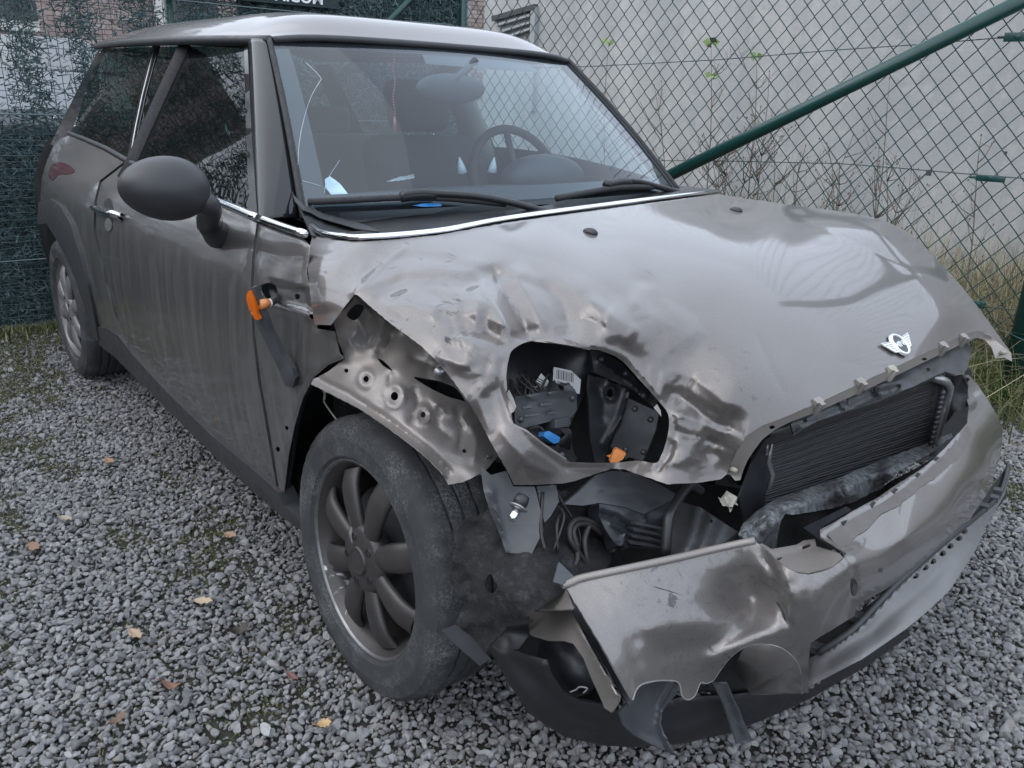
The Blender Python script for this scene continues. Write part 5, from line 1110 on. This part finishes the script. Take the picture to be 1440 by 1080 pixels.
# hanging headlamp plate and bulb
hpS = T(Y_([(687, 707, -.76), (763, 747, -.70), (747, 780, -.73), (710, 778, -.755), (730, 690, -.71), (690, 660, -.74)]))
hpl = panel('lamp_plate', [(676, 655), (690, 668), (712, 662), (722, 684), (752, 684), (760, 716), (764, 746), (747, 780), (712, 777), (702, 750), (690, 722), (680, 690)], hpS, M_grey, car, thick=.004, step=5, rough=[(.005, 18)], creases=[([(690, 690), (704, 740), (712, 775)], .01, 4)])
panel('lamp_tab', [(755, 684), (782, 682), (786, 705), (775, 725), (766, 735), (760, 715)], T(Y_([(755, 684, -.68), (786, 700, -.65), (766, 735, -.69)])), M_steel, hpl, thick=.003, step=5)
b0 = U(719, 732, 'y', -.785); b1 = U(733, 704, 'y', -.76)
m = MB(); m.tube([b0, b0+(b1-b0)*.15, b0+(b1-b0)*.6], [.005, .0065, .007], 12); bl = m.build('bulb', M_chrome, hpl)
m = MB(); m.tube([b0+(b1-b0)*.58, b0+(b1-b0)*.64, b0+(b1-b0)*.66, b0+(b1-b0)*.74], [.012, .016, .016, .011], 16); m.build('bulb_flange', M_alu, bl)
m = MB(); m.tube([b0+(b1-b0)*.74, b1, b1+(b1-b0)*.25], [.011, .012, .010], 12); m.build('bulb_cap', M_black, bl)
m = MB(); m.tube([U(695, 672, 'y', -.72), U(698, 674, 'y', -.735)], [.006, .004], 10); m.build('lamp_screw', M_chrome, hpl)
# intake box, duct ring, crash can
airS = T(XL([(793, 707, .40), (843, 665, .40), (893, 665, .38), (954, 696, .42), (940, 723, .46), (929, 770, .47), (866, 768, .47), (841, 730, .44), (880, 715, .45)]))
air = panel('intake_box', [(793, 709), (815, 690), (838, 668), (860, 662), (893, 665), (925, 680), (956, 697), (930, 711), (906, 723), (880, 713), (843, 707), (820, 711)], airS, M_grey, car, thick=.02, step=5, creases=[([(893, 662), (897, 690), (908, 722)], .006, 2, 's'), ([(850, 690), (895, 690), (940, 705)], -.004, 3, 't')])
panel('intake_front', [(843, 708), (880, 714), (906, 724), (956, 698), (946, 712), (938, 728), (934, 750), (928, 772), (895, 771), (868, 767), (858, 755), (850, 742), (842, 725)], Dep(airS, .004), M_dark, air, thick=.03, step=4, creases=[([(845, 722), (868, 728), (884, 742)], -.016, 4, 's'), ([(906, 724), (907, 742), (902, 752)], .010, 2, 's'), ([(866, 766), (900, 768), (928, 771)], .012, 3, 's'), ([(858, 736), (880, 748), (876, 764)], .008, 2, 's')])
for k_ in range(4):
    a_, b_ = 893-3*k_, 733+9*k_
    panel('intake_rib', [(a_, b_), (912, b_+4), (932, b_+9), (931, b_+12), (910, b_+8), (a_+2, b_+5)], Dep(airS, -.014), M_grey, air, thick=.012, step=5)
tubes('duct_ring', [(985, 690), (972, 682), (962, 690), (950, 708), (941, 725), (938, 748), (936, 778)], T(XL([(985, 690, .48), (962, 690, .49), (941, 725, .52), (936, 778, .54)])), 0, .009, M_black, air, 8)
can = panel('crash_box', [(958, 705), (972, 710), (985, 713), (1010, 730), (1038, 748), (1020, 762), (992, 770), (970, 778), (942, 782), (940, 745), (948, 720)], T(XL([(958, 705, .46), (985, 713, .50), (1038, 748, .58), (992, 770, .58), (942, 782, .54), (948, 720, .47)])), M_steel, car, thick=.03, step=4, holes=[HC(1000, 733, 2.6, 6)], creases=[([(978, 715), (975, 745), (965, 770)], .008, 6), ([(1000, 728), (992, 748), (985, 768)], .008, 5), ([(1016, 738), (1010, 755), (1003, 766)], .008, 5), ([(990, 720), (984, 745), (976, 770)], -.008, 5)])
panel('radiator_mount', [(1012, 703), (1022, 690), (1037, 699), (1030, 713), (1016, 711)], T(XL([(1012, 703, .56), (1037, 699, .58), (1022, 690, .56)])), M_clip, car, thick=.012, step=3, creases=[(ringc(1024, 702, 5), .006, 2)])
m = MB()
for pts in ([(850, 748), (835, 736), (815, 730), (803, 738), (801, 755), (808, 770), (822, 790), (832, 812)], [(848, 752), (828, 738), (812, 738), (806, 748), (810, 765), (812, 785), (806, 800)], [(830, 735), (822, 760), (826, 790), (834, 815)]):
    m.tube([U(a, b, 'x', .43+.0006*(b-740)) for a, b in catmull(pts, 4)], .0055, 7)
for k_ in range(4):
    x0 = 760+RNG.uniform(0, 60); m.tube([V(q) for q in catmull([U(x0, 700+RNG.uniform(-10, 20), 'x', .40), U(x0+RNG.uniform(-20, 40), 730+RNG.uniform(-20, 25), 'x', .43), U(x0+RNG.uniform(-30, 60), 770+RNG.uniform(-20, 30), 'x', .45)], 5)], float(RNG.uniform(.002, .004)), 5)
m.build('wiring_loom', M_wire, car)
panel('bay_dark_backing', [(790, 690), (850, 672), (1000, 680), (1060, 690), (1060, 760), (1000, 790), (830, 830), (800, 790)], T(XL([(790, 690, .30), (1060, 690, .38), (1000, 790, .42), (830, 830, .36)])), M_under, car, thick=.004, step=9)  # near-black sheet added behind the bay parts, painting the shade in their gaps
panel('small_bracket', [(786, 790), (812, 815), (790, 822), (778, 818)], T(XL([(786, 790, .50), (812, 815, .53), (778, 818, .52)])), M_grey, car, thick=.004, step=5)
# ---- radiator
RX = .52
def rp(px, py, dx=0): return U(px, py, 'x', RX+dx)
radS = T(XL([(1090, 613, RX), (1313, 533, RX), (1313, 617, RX), (1087, 690, RX)]))
rad = panel('radiator', [(1074, 622), (1090, 612), (1200, 572), (1318, 530), (1330, 545), (1318, 600), (1310, 640), (1220, 670), (1130, 700), (1085, 720), (1068, 710), (1078, 660)], radS, simple('radiator_core', (.035, .033, .033), .6, .3, .3, 60, .3, 300), car, thick=.03, step=9)
zt, zb_ = .545, .275
for k_ in range(26):
    f_ = k_/25
    a = rp(1082-f_*8, 628+f_*85, .001); b_ = rp(1316-f_*14, 542+f_*98, .001)
    m = MB(); n_ = 24; pts = [a+(b_-a)*i/n_+np.array([.0006*math.sin(i*1.7+k_), 0, .0006*math.sin(i*.9+k_*2)]) for i in range(n_+1)]; m.tube(pts, .0026, 5, True, .8)
    m.build('cooling_tube', M_steel if k_ % 3 else M_dark, rad)
m = MB(); m.tube([rp(1312, 530, .012), rp(1330, 537, .016), rp(1335, 545, .016), rp(1328, 575, .015), rp(1318, 610, .014), rp(1310, 640, .012)], .011, 10); rt = m.build('end_tank', M_alu, rad)
m = MB()
for k_ in range(12): m.ell(rp(1325-1.5*k_, 552+7*k_, .026), (.008, .008, .008), None, 8, 6)
o = m.build('tank_crimp', M_steel, rad); tag(o, kind='stuff')
m = MB(); m.tube([rp(1078, 640, .02), rp(1084, 624, .022), rp(1080, 650, .024), rp(1086, 668, .02), rp(1080, 690, .022)], .005, 6); m.build('bent_edge', M_alu, rad)
tubes('radiator_bar', [(1082, 608), (1150, 588), (1215, 565), (1312, 530)], T(XL([(1082, 608, .53), (1312, 530, .53), (1200, 570, .535)])), 0, .008, M_steel, rad)
panel('radiator_shroud', [(1040, 700), (1058, 650), (1075, 620), (1086, 612), (1085, 640), (1078, 690), (1070, 740), (1050, 745)], T(XL([(1040, 700, .53), (1086, 612, .52), (1070, 740, .53)])), M_dark, car, thick=.004, step=6, rough=[(.006, 18)])
panel('slam_panel', [(1112, 596), (1147, 574), (1207, 546), (1250, 526), (1323, 492), (1356, 476), (1366, 490), (1360, 520), (1345, 528), (1330, 522), (1312, 530), (1290, 541), (1250, 557), (1200, 575), (1150, 592), (1115, 610)], T([(a, b, 'd', float(bon.depth(np.array([[min(a, 1380), b-22]]))[0])+.05) for a, b in [(1112, 606), (1207, 560), (1300, 520), (1360, 490), (1250, 550), (1350, 520), (1150, 590)]]), M_steel, car, thick=.004, step=4,
  holes=[HC(1264, 543, 3, 7), HC(1305, 520, 3, 7), HC(1230, 552, 4, 7, 1.8), HC(1132, 591, 3, 6)], creases=[([(1115, 606), (1207, 568), (1320, 520)], -.012, 5), ([(1240, 540), (1275, 540), (1310, 525)], .012, 6), (ringc(1188, 566, 7), .012, 3), (ringc(1228, 552, 6), -.01, 3)], rough=[(.004, 25)])
panel('lamp_corner', [(1352, 480), (1362, 472), (1366, 498), (1356, 526), (1345, 528), (1335, 505), (1345, 490)], T(Y_([(1352, 480, .52), (1366, 498, .60), (1345, 528, .52), (1335, 505, .47)])), M_inner, car, thick=.004, step=4)
panel('far_duct', [(1330, 520), (1352, 526), (1362, 545), (1362, 560), (1355, 580), (1345, 575), (1335, 590), (1318, 610), (1330, 560)], T(Y_([(1330, 520, .57), (1362, 550, .585), (1345, 580, .57), (1318, 610, .575)])), M_dark, car, thick=.02, step=4, rough=[(.008, 25)])
panel('bay_gap_shade', [(1300, 545), (1330, 515), (1366, 520), (1372, 560), (1368, 605), (1340, 640), (1290, 650)], T(XL([(1300, 545, .34), (1366, 520, .34), (1340, 640, .36), (1290, 650, .40)])), M_under, car, thick=.003, step=8)  # dark filler sheet added so the gap beside the beam reads as shade
# ---- crushed bumper beam
bmS = T(XL([(1040, 750, .60), (1060, 725, .58), (1095, 700, .56), (1150, 682, .55), (1230, 652, .545), (1300, 625, .53), (1338, 608, .52), (1050, 765, .63), (1085, 735, .63), (1130, 715, .625), (1190, 693, .62), (1250, 668, .61), (1310, 635, .57), (1070, 770, .61), (1100, 745, .60), (1170, 715, .59), (1240, 690, .58), (1330, 622, .53)]))
panel('bumper_beam', [(1038, 752), (1046, 735), (1060, 722), (1078, 708), (1095, 700), (1120, 693), (1147, 683), (1195, 666), (1237, 648), (1293, 627), (1338, 609), (1340, 614), (1325, 625), (1312, 636), (1265, 662), (1237, 688), (1200, 706), (1165, 716), (1115, 724), (1104, 722), (1098, 733), (1093, 758), (1090, 775), (1078, 773), (1062, 766)], bmS, M_beam, car, thick=.004, step=3.8, jag=.3,
  creases=[([(1048, 745), (1065, 728), (1090, 712), (1130, 700), (1200, 680), (1290, 645)], .014, 9), ([(1055, 752), (1080, 732), (1105, 722), (1140, 717), (1200, 704)], -.012, 5), ([(1060, 745), (1080, 730), (1072, 752)], -.008, 5)]+[([(1180+12*k_, 680-4*k_), (1186+12*k_, 694-4*k_)], -.012, 3) for k_ in range(4)], rough=[(.006, 20), (.003, 60)])
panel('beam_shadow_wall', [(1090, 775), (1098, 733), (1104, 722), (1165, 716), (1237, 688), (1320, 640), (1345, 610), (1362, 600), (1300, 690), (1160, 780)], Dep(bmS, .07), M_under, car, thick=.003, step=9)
# ---- bumper skin
BU = [(797, 828, 'y', -.735), (890, 985, 'y', -.755), (844, 905, 'y', -.755), (957, 978, 'y', -.60), (907, 965, 'y', -.70), (1000, 958, 'y', -.53), (1043, 910, 'x', .705), (1090, 905, 'x', .735), (1137, 973, 'x', .715), (1127, 940, 'x', .735), (1140, 903, 'x', .76), (1060, 762, 'z', .535), (950, 788, 'y', -.565), (870, 810, 'y', -.665), (930, 870, 'y', -.635), (1000, 850, 'y', -.53), (1060, 840, 'y', -.43),
  (1107, 799, 'z', .525), (1137, 810, 'x', .755), (1171, 802, 'x', .77), (1155, 860, 'x', .775), (1196, 788, 'x', .775), (1203, 851, 'x', .765), (1244, 829, 'x', .77), (1293, 796, 'x', .765), (1360, 735, 'x', .72), (1391, 689, 'x', .675), (1403, 655, 'x', .635), (1410, 607, 'x', .622), (1383, 553, 'y', .69), (1363, 527, 'y', .66),
  (1153, 748, 'z', .53), (1200, 720, 'z', .532), (1237, 700, 'z', .532), (1293, 663, 'z', .532), (1327, 633, 'z', .535), (1360, 597, 'z', .545), (1365, 560, 'y', .62), (1275, 756, 'x', .782), (1336, 722, 'x', .755), (1376, 686, 'x', .712), (1394, 658, 'x', .675), (1240, 745, 'z', .515), (1310, 690, 'z', .517), (1365, 625, 'z', .525), (1195, 765, 'z', .515), (1385, 590, 'z', .52)]
bu = T(BU)
FOG = [(1003, 957), (1011, 945), (1022, 930), (1032, 920), (1045, 911), (1058, 906.5), (1072, 905), (1086, 907), (1100, 912), (1112, 921), (1121, 932), (1126, 948), (1127, 974)]
bump_ = panel('bumper', [(797, 828), (813, 820), (860, 808), (940, 789), (1010, 772), (1062, 761), (1078, 774), (1092, 788), (1107, 799), (1122, 806), (1137, 808), (1155, 804), (1171, 798), (1185, 786), (1190, 778), (1170, 764), (1154, 754), (1153, 745), (1172, 735), (1200, 718), (1237, 698), (1260, 682), (1293, 661), (1313, 646), (1327, 632), (1345, 612), (1360, 595), (1362, 570), (1356, 545), (1353, 527), (1362, 527), (1374, 540), (1385, 556), (1398, 576), (1405, 590), (1410, 607), (1409, 632), (1403, 656), (1391, 690), (1360, 736), (1330, 765), (1293, 796), (1244, 830), (1205, 852), (1202, 866), (1170, 886), (1140, 904), (1137, 927), (1137, 974)]+FOG[::-1]+[(993, 961), (985, 960), (977, 978), (967, 984), (959, 978), (954, 960), (937, 957), (920, 958), (902, 963), (894, 972), (890, 984), (868, 947), (846, 908), (820, 866)], bu, M_bump, car, thick=.003, step=4.6, jag=.2,
  creases=[([(800, 830), (1060, 765), (1140, 810), (1150, 890), (1000, 950), (900, 970)], .0018, 60, 'c'), ([(1040, 770), (1140, 810), (1200, 790), (1200, 850), (1100, 890)], .002, 26, 'c'), ([(1065, 768), (1085, 800), (1098, 840), (1103, 870), (1120, 890)], -.009, 6, 'gf'), ([(1075, 800), (1100, 830), (1130, 845)], .007, 12, 'gf'), ([(880, 890), (940, 880), (1010, 870), (1060, 855)], .008, 16, 'gf'), ([(900, 925), (960, 915), (1010, 905), (1045, 880), (1070, 860)], -.008, 14, 'gf'), ([(985, 935), (1020, 915), (1060, 895), (1100, 885)], .008, 9, 'gf'), ([(905, 880), (890, 910), (900, 945)], -.005, 12, 'gf'),
   ([(1190, 778), (1200, 800), (1204, 850)], -.008, 4, 'gf'), ([(1098, 800), (1115, 850), (1108, 890)], .006, 10, 'gf'), ([(1155, 812), (1160, 850), (1150, 890)], .003, 12, 'gf'), ([(1160, 748), (1205, 722), (1240, 703), (1300, 662), (1350, 612)], .006, 4), ([(1165, 757), (1210, 731), (1245, 711), (1305, 670), (1357, 615)], -.004, 4), ([(1196, 790), (1275, 757), (1336, 722), (1376, 686), (1396, 656), (1404, 625)], .004, 12), ([(1210, 842), (1260, 812), (1320, 765), (1380, 700)], -.003, 10)], rough=[(.0012, 12)])
# rolled top rail of the torn bumper half
tubes('bumper_rail', [(790, 823), (803, 819), (818, 813), (870, 802), (950, 785), (1010, 771), (1062, 760)], bu, .0, .0065, M_inner, bump_, 10)
panel('bumper_shelf', [(1066, 766), (1072, 764), (1085, 772), (1120, 766), (1130, 760), (1146, 758), (1148, 768), (1180, 778), (1186, 784), (1171, 797), (1137, 806), (1120, 804), (1105, 797)], T([(1066, 766, 'z', .52), (1146, 762, 'z', .50), (1180, 780, 'z', .52), (1137, 806, 'z', .515), (1105, 797, 'z', .52), (1120, 775, 'z', .50)]), M_inner, bump_, thick=.003, step=4, holes=[[(1129, 768), (1139, 764), (1139, 768), (1129, 772)], [(1091, 786), (1099, 783), (1099, 786), (1091, 789)]], creases=[([(1070, 766), (1085, 775), (1120, 768), (1147, 760)], .008, 4)])
stp = panel('bumper_step', [(1129, 742), (1190, 712), (1198, 717), (1155, 741), (1154, 750), (1183, 774), (1176, 772), (1150, 756)], T([(1129, 742, 'z', .50), (1190, 712, 'z', .51), (1155, 748, 'z', .515), (1180, 774, 'z', .515)]), M_dark, bump_, thick=.003, step=5)
for a, b in ((1187, 738), (1227, 714), (1258, 695), (1290, 673), (1316, 650)):
    P0 = on(bu, (a, b-4), .0015); m = MB(); m.box(P0, (.006, .020, .005), Matrix.Rotation(R(10), 3, 'Z')); m.build('bumper_slot', M_ink, bump_, False)
panel('bumper_top', [(1156, 745), (1173, 737), (1200, 721), (1237, 701), (1293, 665), (1327, 636), (1347, 614), (1361, 600), (1366, 612), (1352, 640), (1325, 664), (1308, 676), (1290, 690), (1262, 712), (1240, 722), (1222, 742), (1206, 752), (1196, 766), (1184, 770), (1172, 762)], bu, M_shelf, bump_, thick=.001, step=5, lift=.0022, jag=.8)
tubes('torn_edge', FOG+[(1128, 974)], bu, .0, .0012, M_torn, bump_, 5); tubes('torn_edge', [(890, 984), (894, 972), (902, 963), (920, 958), (937, 957), (954, 960), (959, 978), (967, 984), (977, 978), (985, 960), (993, 961), (1003, 957)], bu, .0, .0014, M_torn, bump_, 5)
for sc_ in ([(915, 824), (930, 828), (955, 836), (975, 846)], [(945, 862), (965, 854), (985, 850), (1010, 846)], [(850, 848), (862, 856), (868, 860)], [(985, 800), (1020, 806), (1048, 808)], [(1002, 795), (1030, 812), (1060, 832)], [(930, 846), (960, 858), (980, 856)], [(1088, 842), (1098, 856), (1104, 872)], [(1066, 802), (1072, 816), (1082, 830)]):
    tubes('scuff', sc_, bu, .0004, [.0006]+[.0016]*(4*(len(sc_)-1)-1)+[.0005], M_ink, bump_, 5, .4)
# tow eye hole
panel('tow_eye_cap', HC(1201, 826, 5, 12, 2.5), bu, M_ink, bump_, thick=.002, step=3, lift=.002)
panel('tow_eye_rim', HC(1202, 829, 3.5, 12, 2.3), bu, M_steel, bump_, thick=.004, step=3, lift=.004)
panel('plate_screw', HC(1239, 802, 3, 8, 1.1), bu, M_steel, bump_, thick=.003, step=2, lift=.003)
# torn end brackets
panel('bumper_bracket', [(742, 826), (756, 818), (786, 816), (797, 828), (806, 853), (803, 857), (743, 857), (745, 848)], T(Y_([(742, 826, -.665), (797, 828, -.712), (803, 857, -.748), (743, 857, -.728)])), M_inner, bump_, holes=[HC(752, 843, 2.6, 8)], thick=.003, step=4, creases=[(ringc(752, 843, 6), .006, 3)], rough=[(.003, 30)])
panel('bumper_bracket', [(738, 864), (748, 860), (802, 858), (812, 875), (832, 912), (856, 955), (872, 982), (868, 990), (860, 1002), (850, 996), (847, 988), (832, 955), (820, 925), (806, 905), (792, 901), (768, 901), (746, 893), (740, 880)], T(Y_([(738, 864, -.63), (802, 858, -.69), (872, 982, -.745), (847, 988, -.73), (746, 893, -.70), (800, 890, -.725)])), M_inner, bump_, holes=[HC(747, 873, 2.4, 8, 1.2)], thick=.003, step=4, creases=[([(806, 868), (830, 915), (866, 978)], .012, 4), (ringc(747, 873, 6), .005, 3)], rough=[(.002, 30)])
panel('bumper_seam', [(800, 838), (806, 842), (848, 912), (890, 986), (884, 992), (840, 915), (808, 865)], T(Y_([(800, 838, -.71), (890, 986, -.725), (845, 915, -.72)])), M_black, bump_, thick=.003, step=5)
# fog lamp surround
_fa = [on(bu, p, -.001) for p in FOG[4:]]
_fb = [np.array(q) for q in [(1033, 936), (1036, 943), (1040, 950), (1044, 956), (1047, 962), (1050, 967), (1052, 971), (1054, 974), (1056, 977)]]
_fd = float(bu.depth(np.array([[1050, 925]]))[0])+.10
_fb = [CAM+ray(q)*(_fd-.002*k_) for k_, q in enumerate(_fb)]
strip('fog_lamp_surround', _fa, _fb, M_paint, bump_, .003, 5)
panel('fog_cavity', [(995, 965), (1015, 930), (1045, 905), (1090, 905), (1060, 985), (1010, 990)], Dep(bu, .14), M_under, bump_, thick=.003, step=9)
panel('fog_ring', [(872, 1000), (882, 990), (890, 983), (900, 966), (912, 960), (940, 958), (953, 962), (953, 975), (940, 988), (930, 1003), (927, 1016), (932, 1034), (948, 1053), (943, 1059), (923, 1050), (893, 1034), (877, 1020)], T(Y_([(872, 1000, -.70), (900, 966, -.635), (953, 968, -.54), (928, 1012, -.60), (945, 1056, -.60), (893, 1034, -.66)])), M_grey, bump_, thick=.004, step=4, creases=[([(950, 965), (932, 995), (928, 1020), (943, 1054)], .014, 5), ([(885, 990), (895, 1025), (940, 1056)], -.006, 10)])
panel('fog_leg', [(1003, 962), (1022, 962), (1031, 985), (1044, 1010), (1058, 1040), (1050, 1045), (1037, 1046), (1029, 1020), (1018, 990)], T(XL([(1003, 962, .66), (1031, 985, .67), (1058, 1042, .69), (1037, 1046, .685), (1018, 990, .66)])), M_grey, bump_, thick=.004, step=4, creases=[([(1015, 965), (1030, 1000), (1045, 1042)], -.012, 5)])
m = MB()
for pts in ([(960, 965), (990, 968), (1020, 972), (1040, 985)], [(1000, 960), (1015, 950), (1030, 940)], [(985, 972), (1005, 985), (1030, 975)]): m.tube([U(a, b, 'x', .60) for a, b in catmull(pts, 3)], .006, 6)
m.build('fog_wiring', M_wire, bump_)
# ---- black lower valance and splitter
vaS = T([(843, 1047, 'z', .095), (743, 1002, 'y', -.715), (690, 908, 'y', -.735), (712, 955, 'y', -.735), (1027, 1030, 'z', .10), (1140, 980, 'z', .12), (1275, 893, 'z', .14), (845, 995, 'y', -.635), (960, 985, 'y', -.50), (1100, 975, 'y', -.29), (775, 940, 'y', -.71), (700, 908, 'y', -.735), (920, 1050, 'z', .095), (1140, 966, 'z', .16), (1275, 885, 'z', .165), (1214, 928, 'z', .16)])
va = panel('lower_valance', [(681, 900), (690, 905), (700, 912), (723, 914), (745, 922), (770, 928), (776, 948), (792, 972), (815, 985), (845, 990), (870, 1000), (900, 996), (960, 980), (1020, 978), (1100, 968), (1140, 958), (1214, 922), (1277, 880), (1279, 894), (1214, 940), (1140, 982), (1093, 1004), (1027, 1031), (960, 1046), (893, 1051), (843, 1048), (793, 1036), (743, 1003), (712, 956), (690, 918)], vaS, M_black, car, thick=.006, step=6, creases=[([(690, 908), (725, 960), (760, 1000), (843, 1035), (960, 1030), (1100, 985)], .008, 10), ([(720, 918), (760, 960), (800, 1000), (870, 1020)], -.006, 10, 'gf')], edge_roll=(.008, 4))
panel('valance_tab', [(680, 898), (684, 884), (692, 868), (715, 858), (741, 850), (744, 872), (743, 894), (730, 912), (712, 916), (700, 912)], T(Y_([(680, 898, -.735), (741, 850, -.70), (743, 894, -.69), (712, 916, -.73)])), M_black, va, thick=.004, step=5, creases=[([(692, 885), (715, 880), (742, 878)], .008, 5)])
panel('valance_cavity', [(700, 890), (760, 880), (830, 900), (860, 960), (870, 1000), (820, 1000), (770, 960), (730, 925)], T(Y_([(700, 890, -.60), (830, 900, -.58), (870, 1000, -.56), (770, 960, -.60)])), M_under, va, thick=.003, step=8)
m = MB(); c_ = U(800, 930, 'y', -.60); m.ell(c_, (.07, .05, .06), None, 16, 10); m.build('fog_lamp_back', M_dark, va)
tubes('torn_plastic', [(802, 973), (810, 970), (815, 966), (826, 968), (820, 975)], T(Y_([(802, 973, -.70), (826, 968, -.69), (815, 966, -.695)])), .0, .0014, M_torn, va, 6)
lipS = TPS([(1137, 925, 'x', .715), (1156, 915, 'x', .735), (1208, 878, 'x', .765), (1257, 826, 'x', .772), (1318, 771, 'x', .755), (1367, 732, 'x', .725), (1406, 695, 'y', .80), (1417, 657, 'y', .90), (1420, 670, 'y', .87), (1137, 966, 'x', .745), (1214, 926, 'x', .815), (1275, 884, 'x', .835), (1336, 830, 'x', .825), (1373, 772, 'x', .775), (1388, 735, 'y', .70), (1403, 715, 'y', .78), (1230, 895, 'x', .79), (1310, 822, 'x', .79)], 1.5e-3)
sl = [(940, 555), (985, 517), (1020, 488), (1065, 452), (1100, 418), (1140, 382), (1165, 350)]
lip = panel('splitter', [(1137, 926), (1156, 917), (1182, 900), (1208, 880), (1235, 851), (1257, 828), (1290, 797), (1318, 773), (1367, 734), (1390, 712), (1406, 697), (1414, 675), (1417, 658), (1420, 668), (1413, 695), (1400, 718), (1388, 736), (1373, 772), (1336, 830), (1306, 858), (1275, 884), (1214, 926), (1137, 966)], lipS, M_split, car, thick=.006, step=4.6,
   holes=[HC(1000+x/3.2727, 640+y/3.2727, 5.2, 8, .8) for x, y in sl], creases=[([(1160, 918), (1212, 882), (1260, 832), (1320, 776), (1368, 737), (1408, 697)], .008, 4), ([(1165, 930), (1225, 890), (1300, 822), (1365, 755)], -.008, 8)], edge_roll=(.006, 3))
tubes('splitter_bar', [(1150, 918), (1182, 898), (1208, 877), (1257, 825), (1318, 770), (1367, 731), (1400, 703), (1412, 680), (1418, 655)], lipS, .004, .006, M_trim, lip, 8)
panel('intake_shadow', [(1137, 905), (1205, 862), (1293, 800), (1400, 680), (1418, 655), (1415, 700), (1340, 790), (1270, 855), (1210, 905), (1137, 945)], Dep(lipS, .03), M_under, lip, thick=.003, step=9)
for a, b in ((1150, 912), (1207, 868), (1245, 826), (1400, 690), (1395, 700), (1380, 712)):
    P0 = on(lipS, (a, b), -.02); m = MB(); m.box(P0, (.03, .022, .016), Matrix.Rotation(R(20), 3, 'Z')); bevel(m.build('grille_clip', M_grey, lip, False), .002)
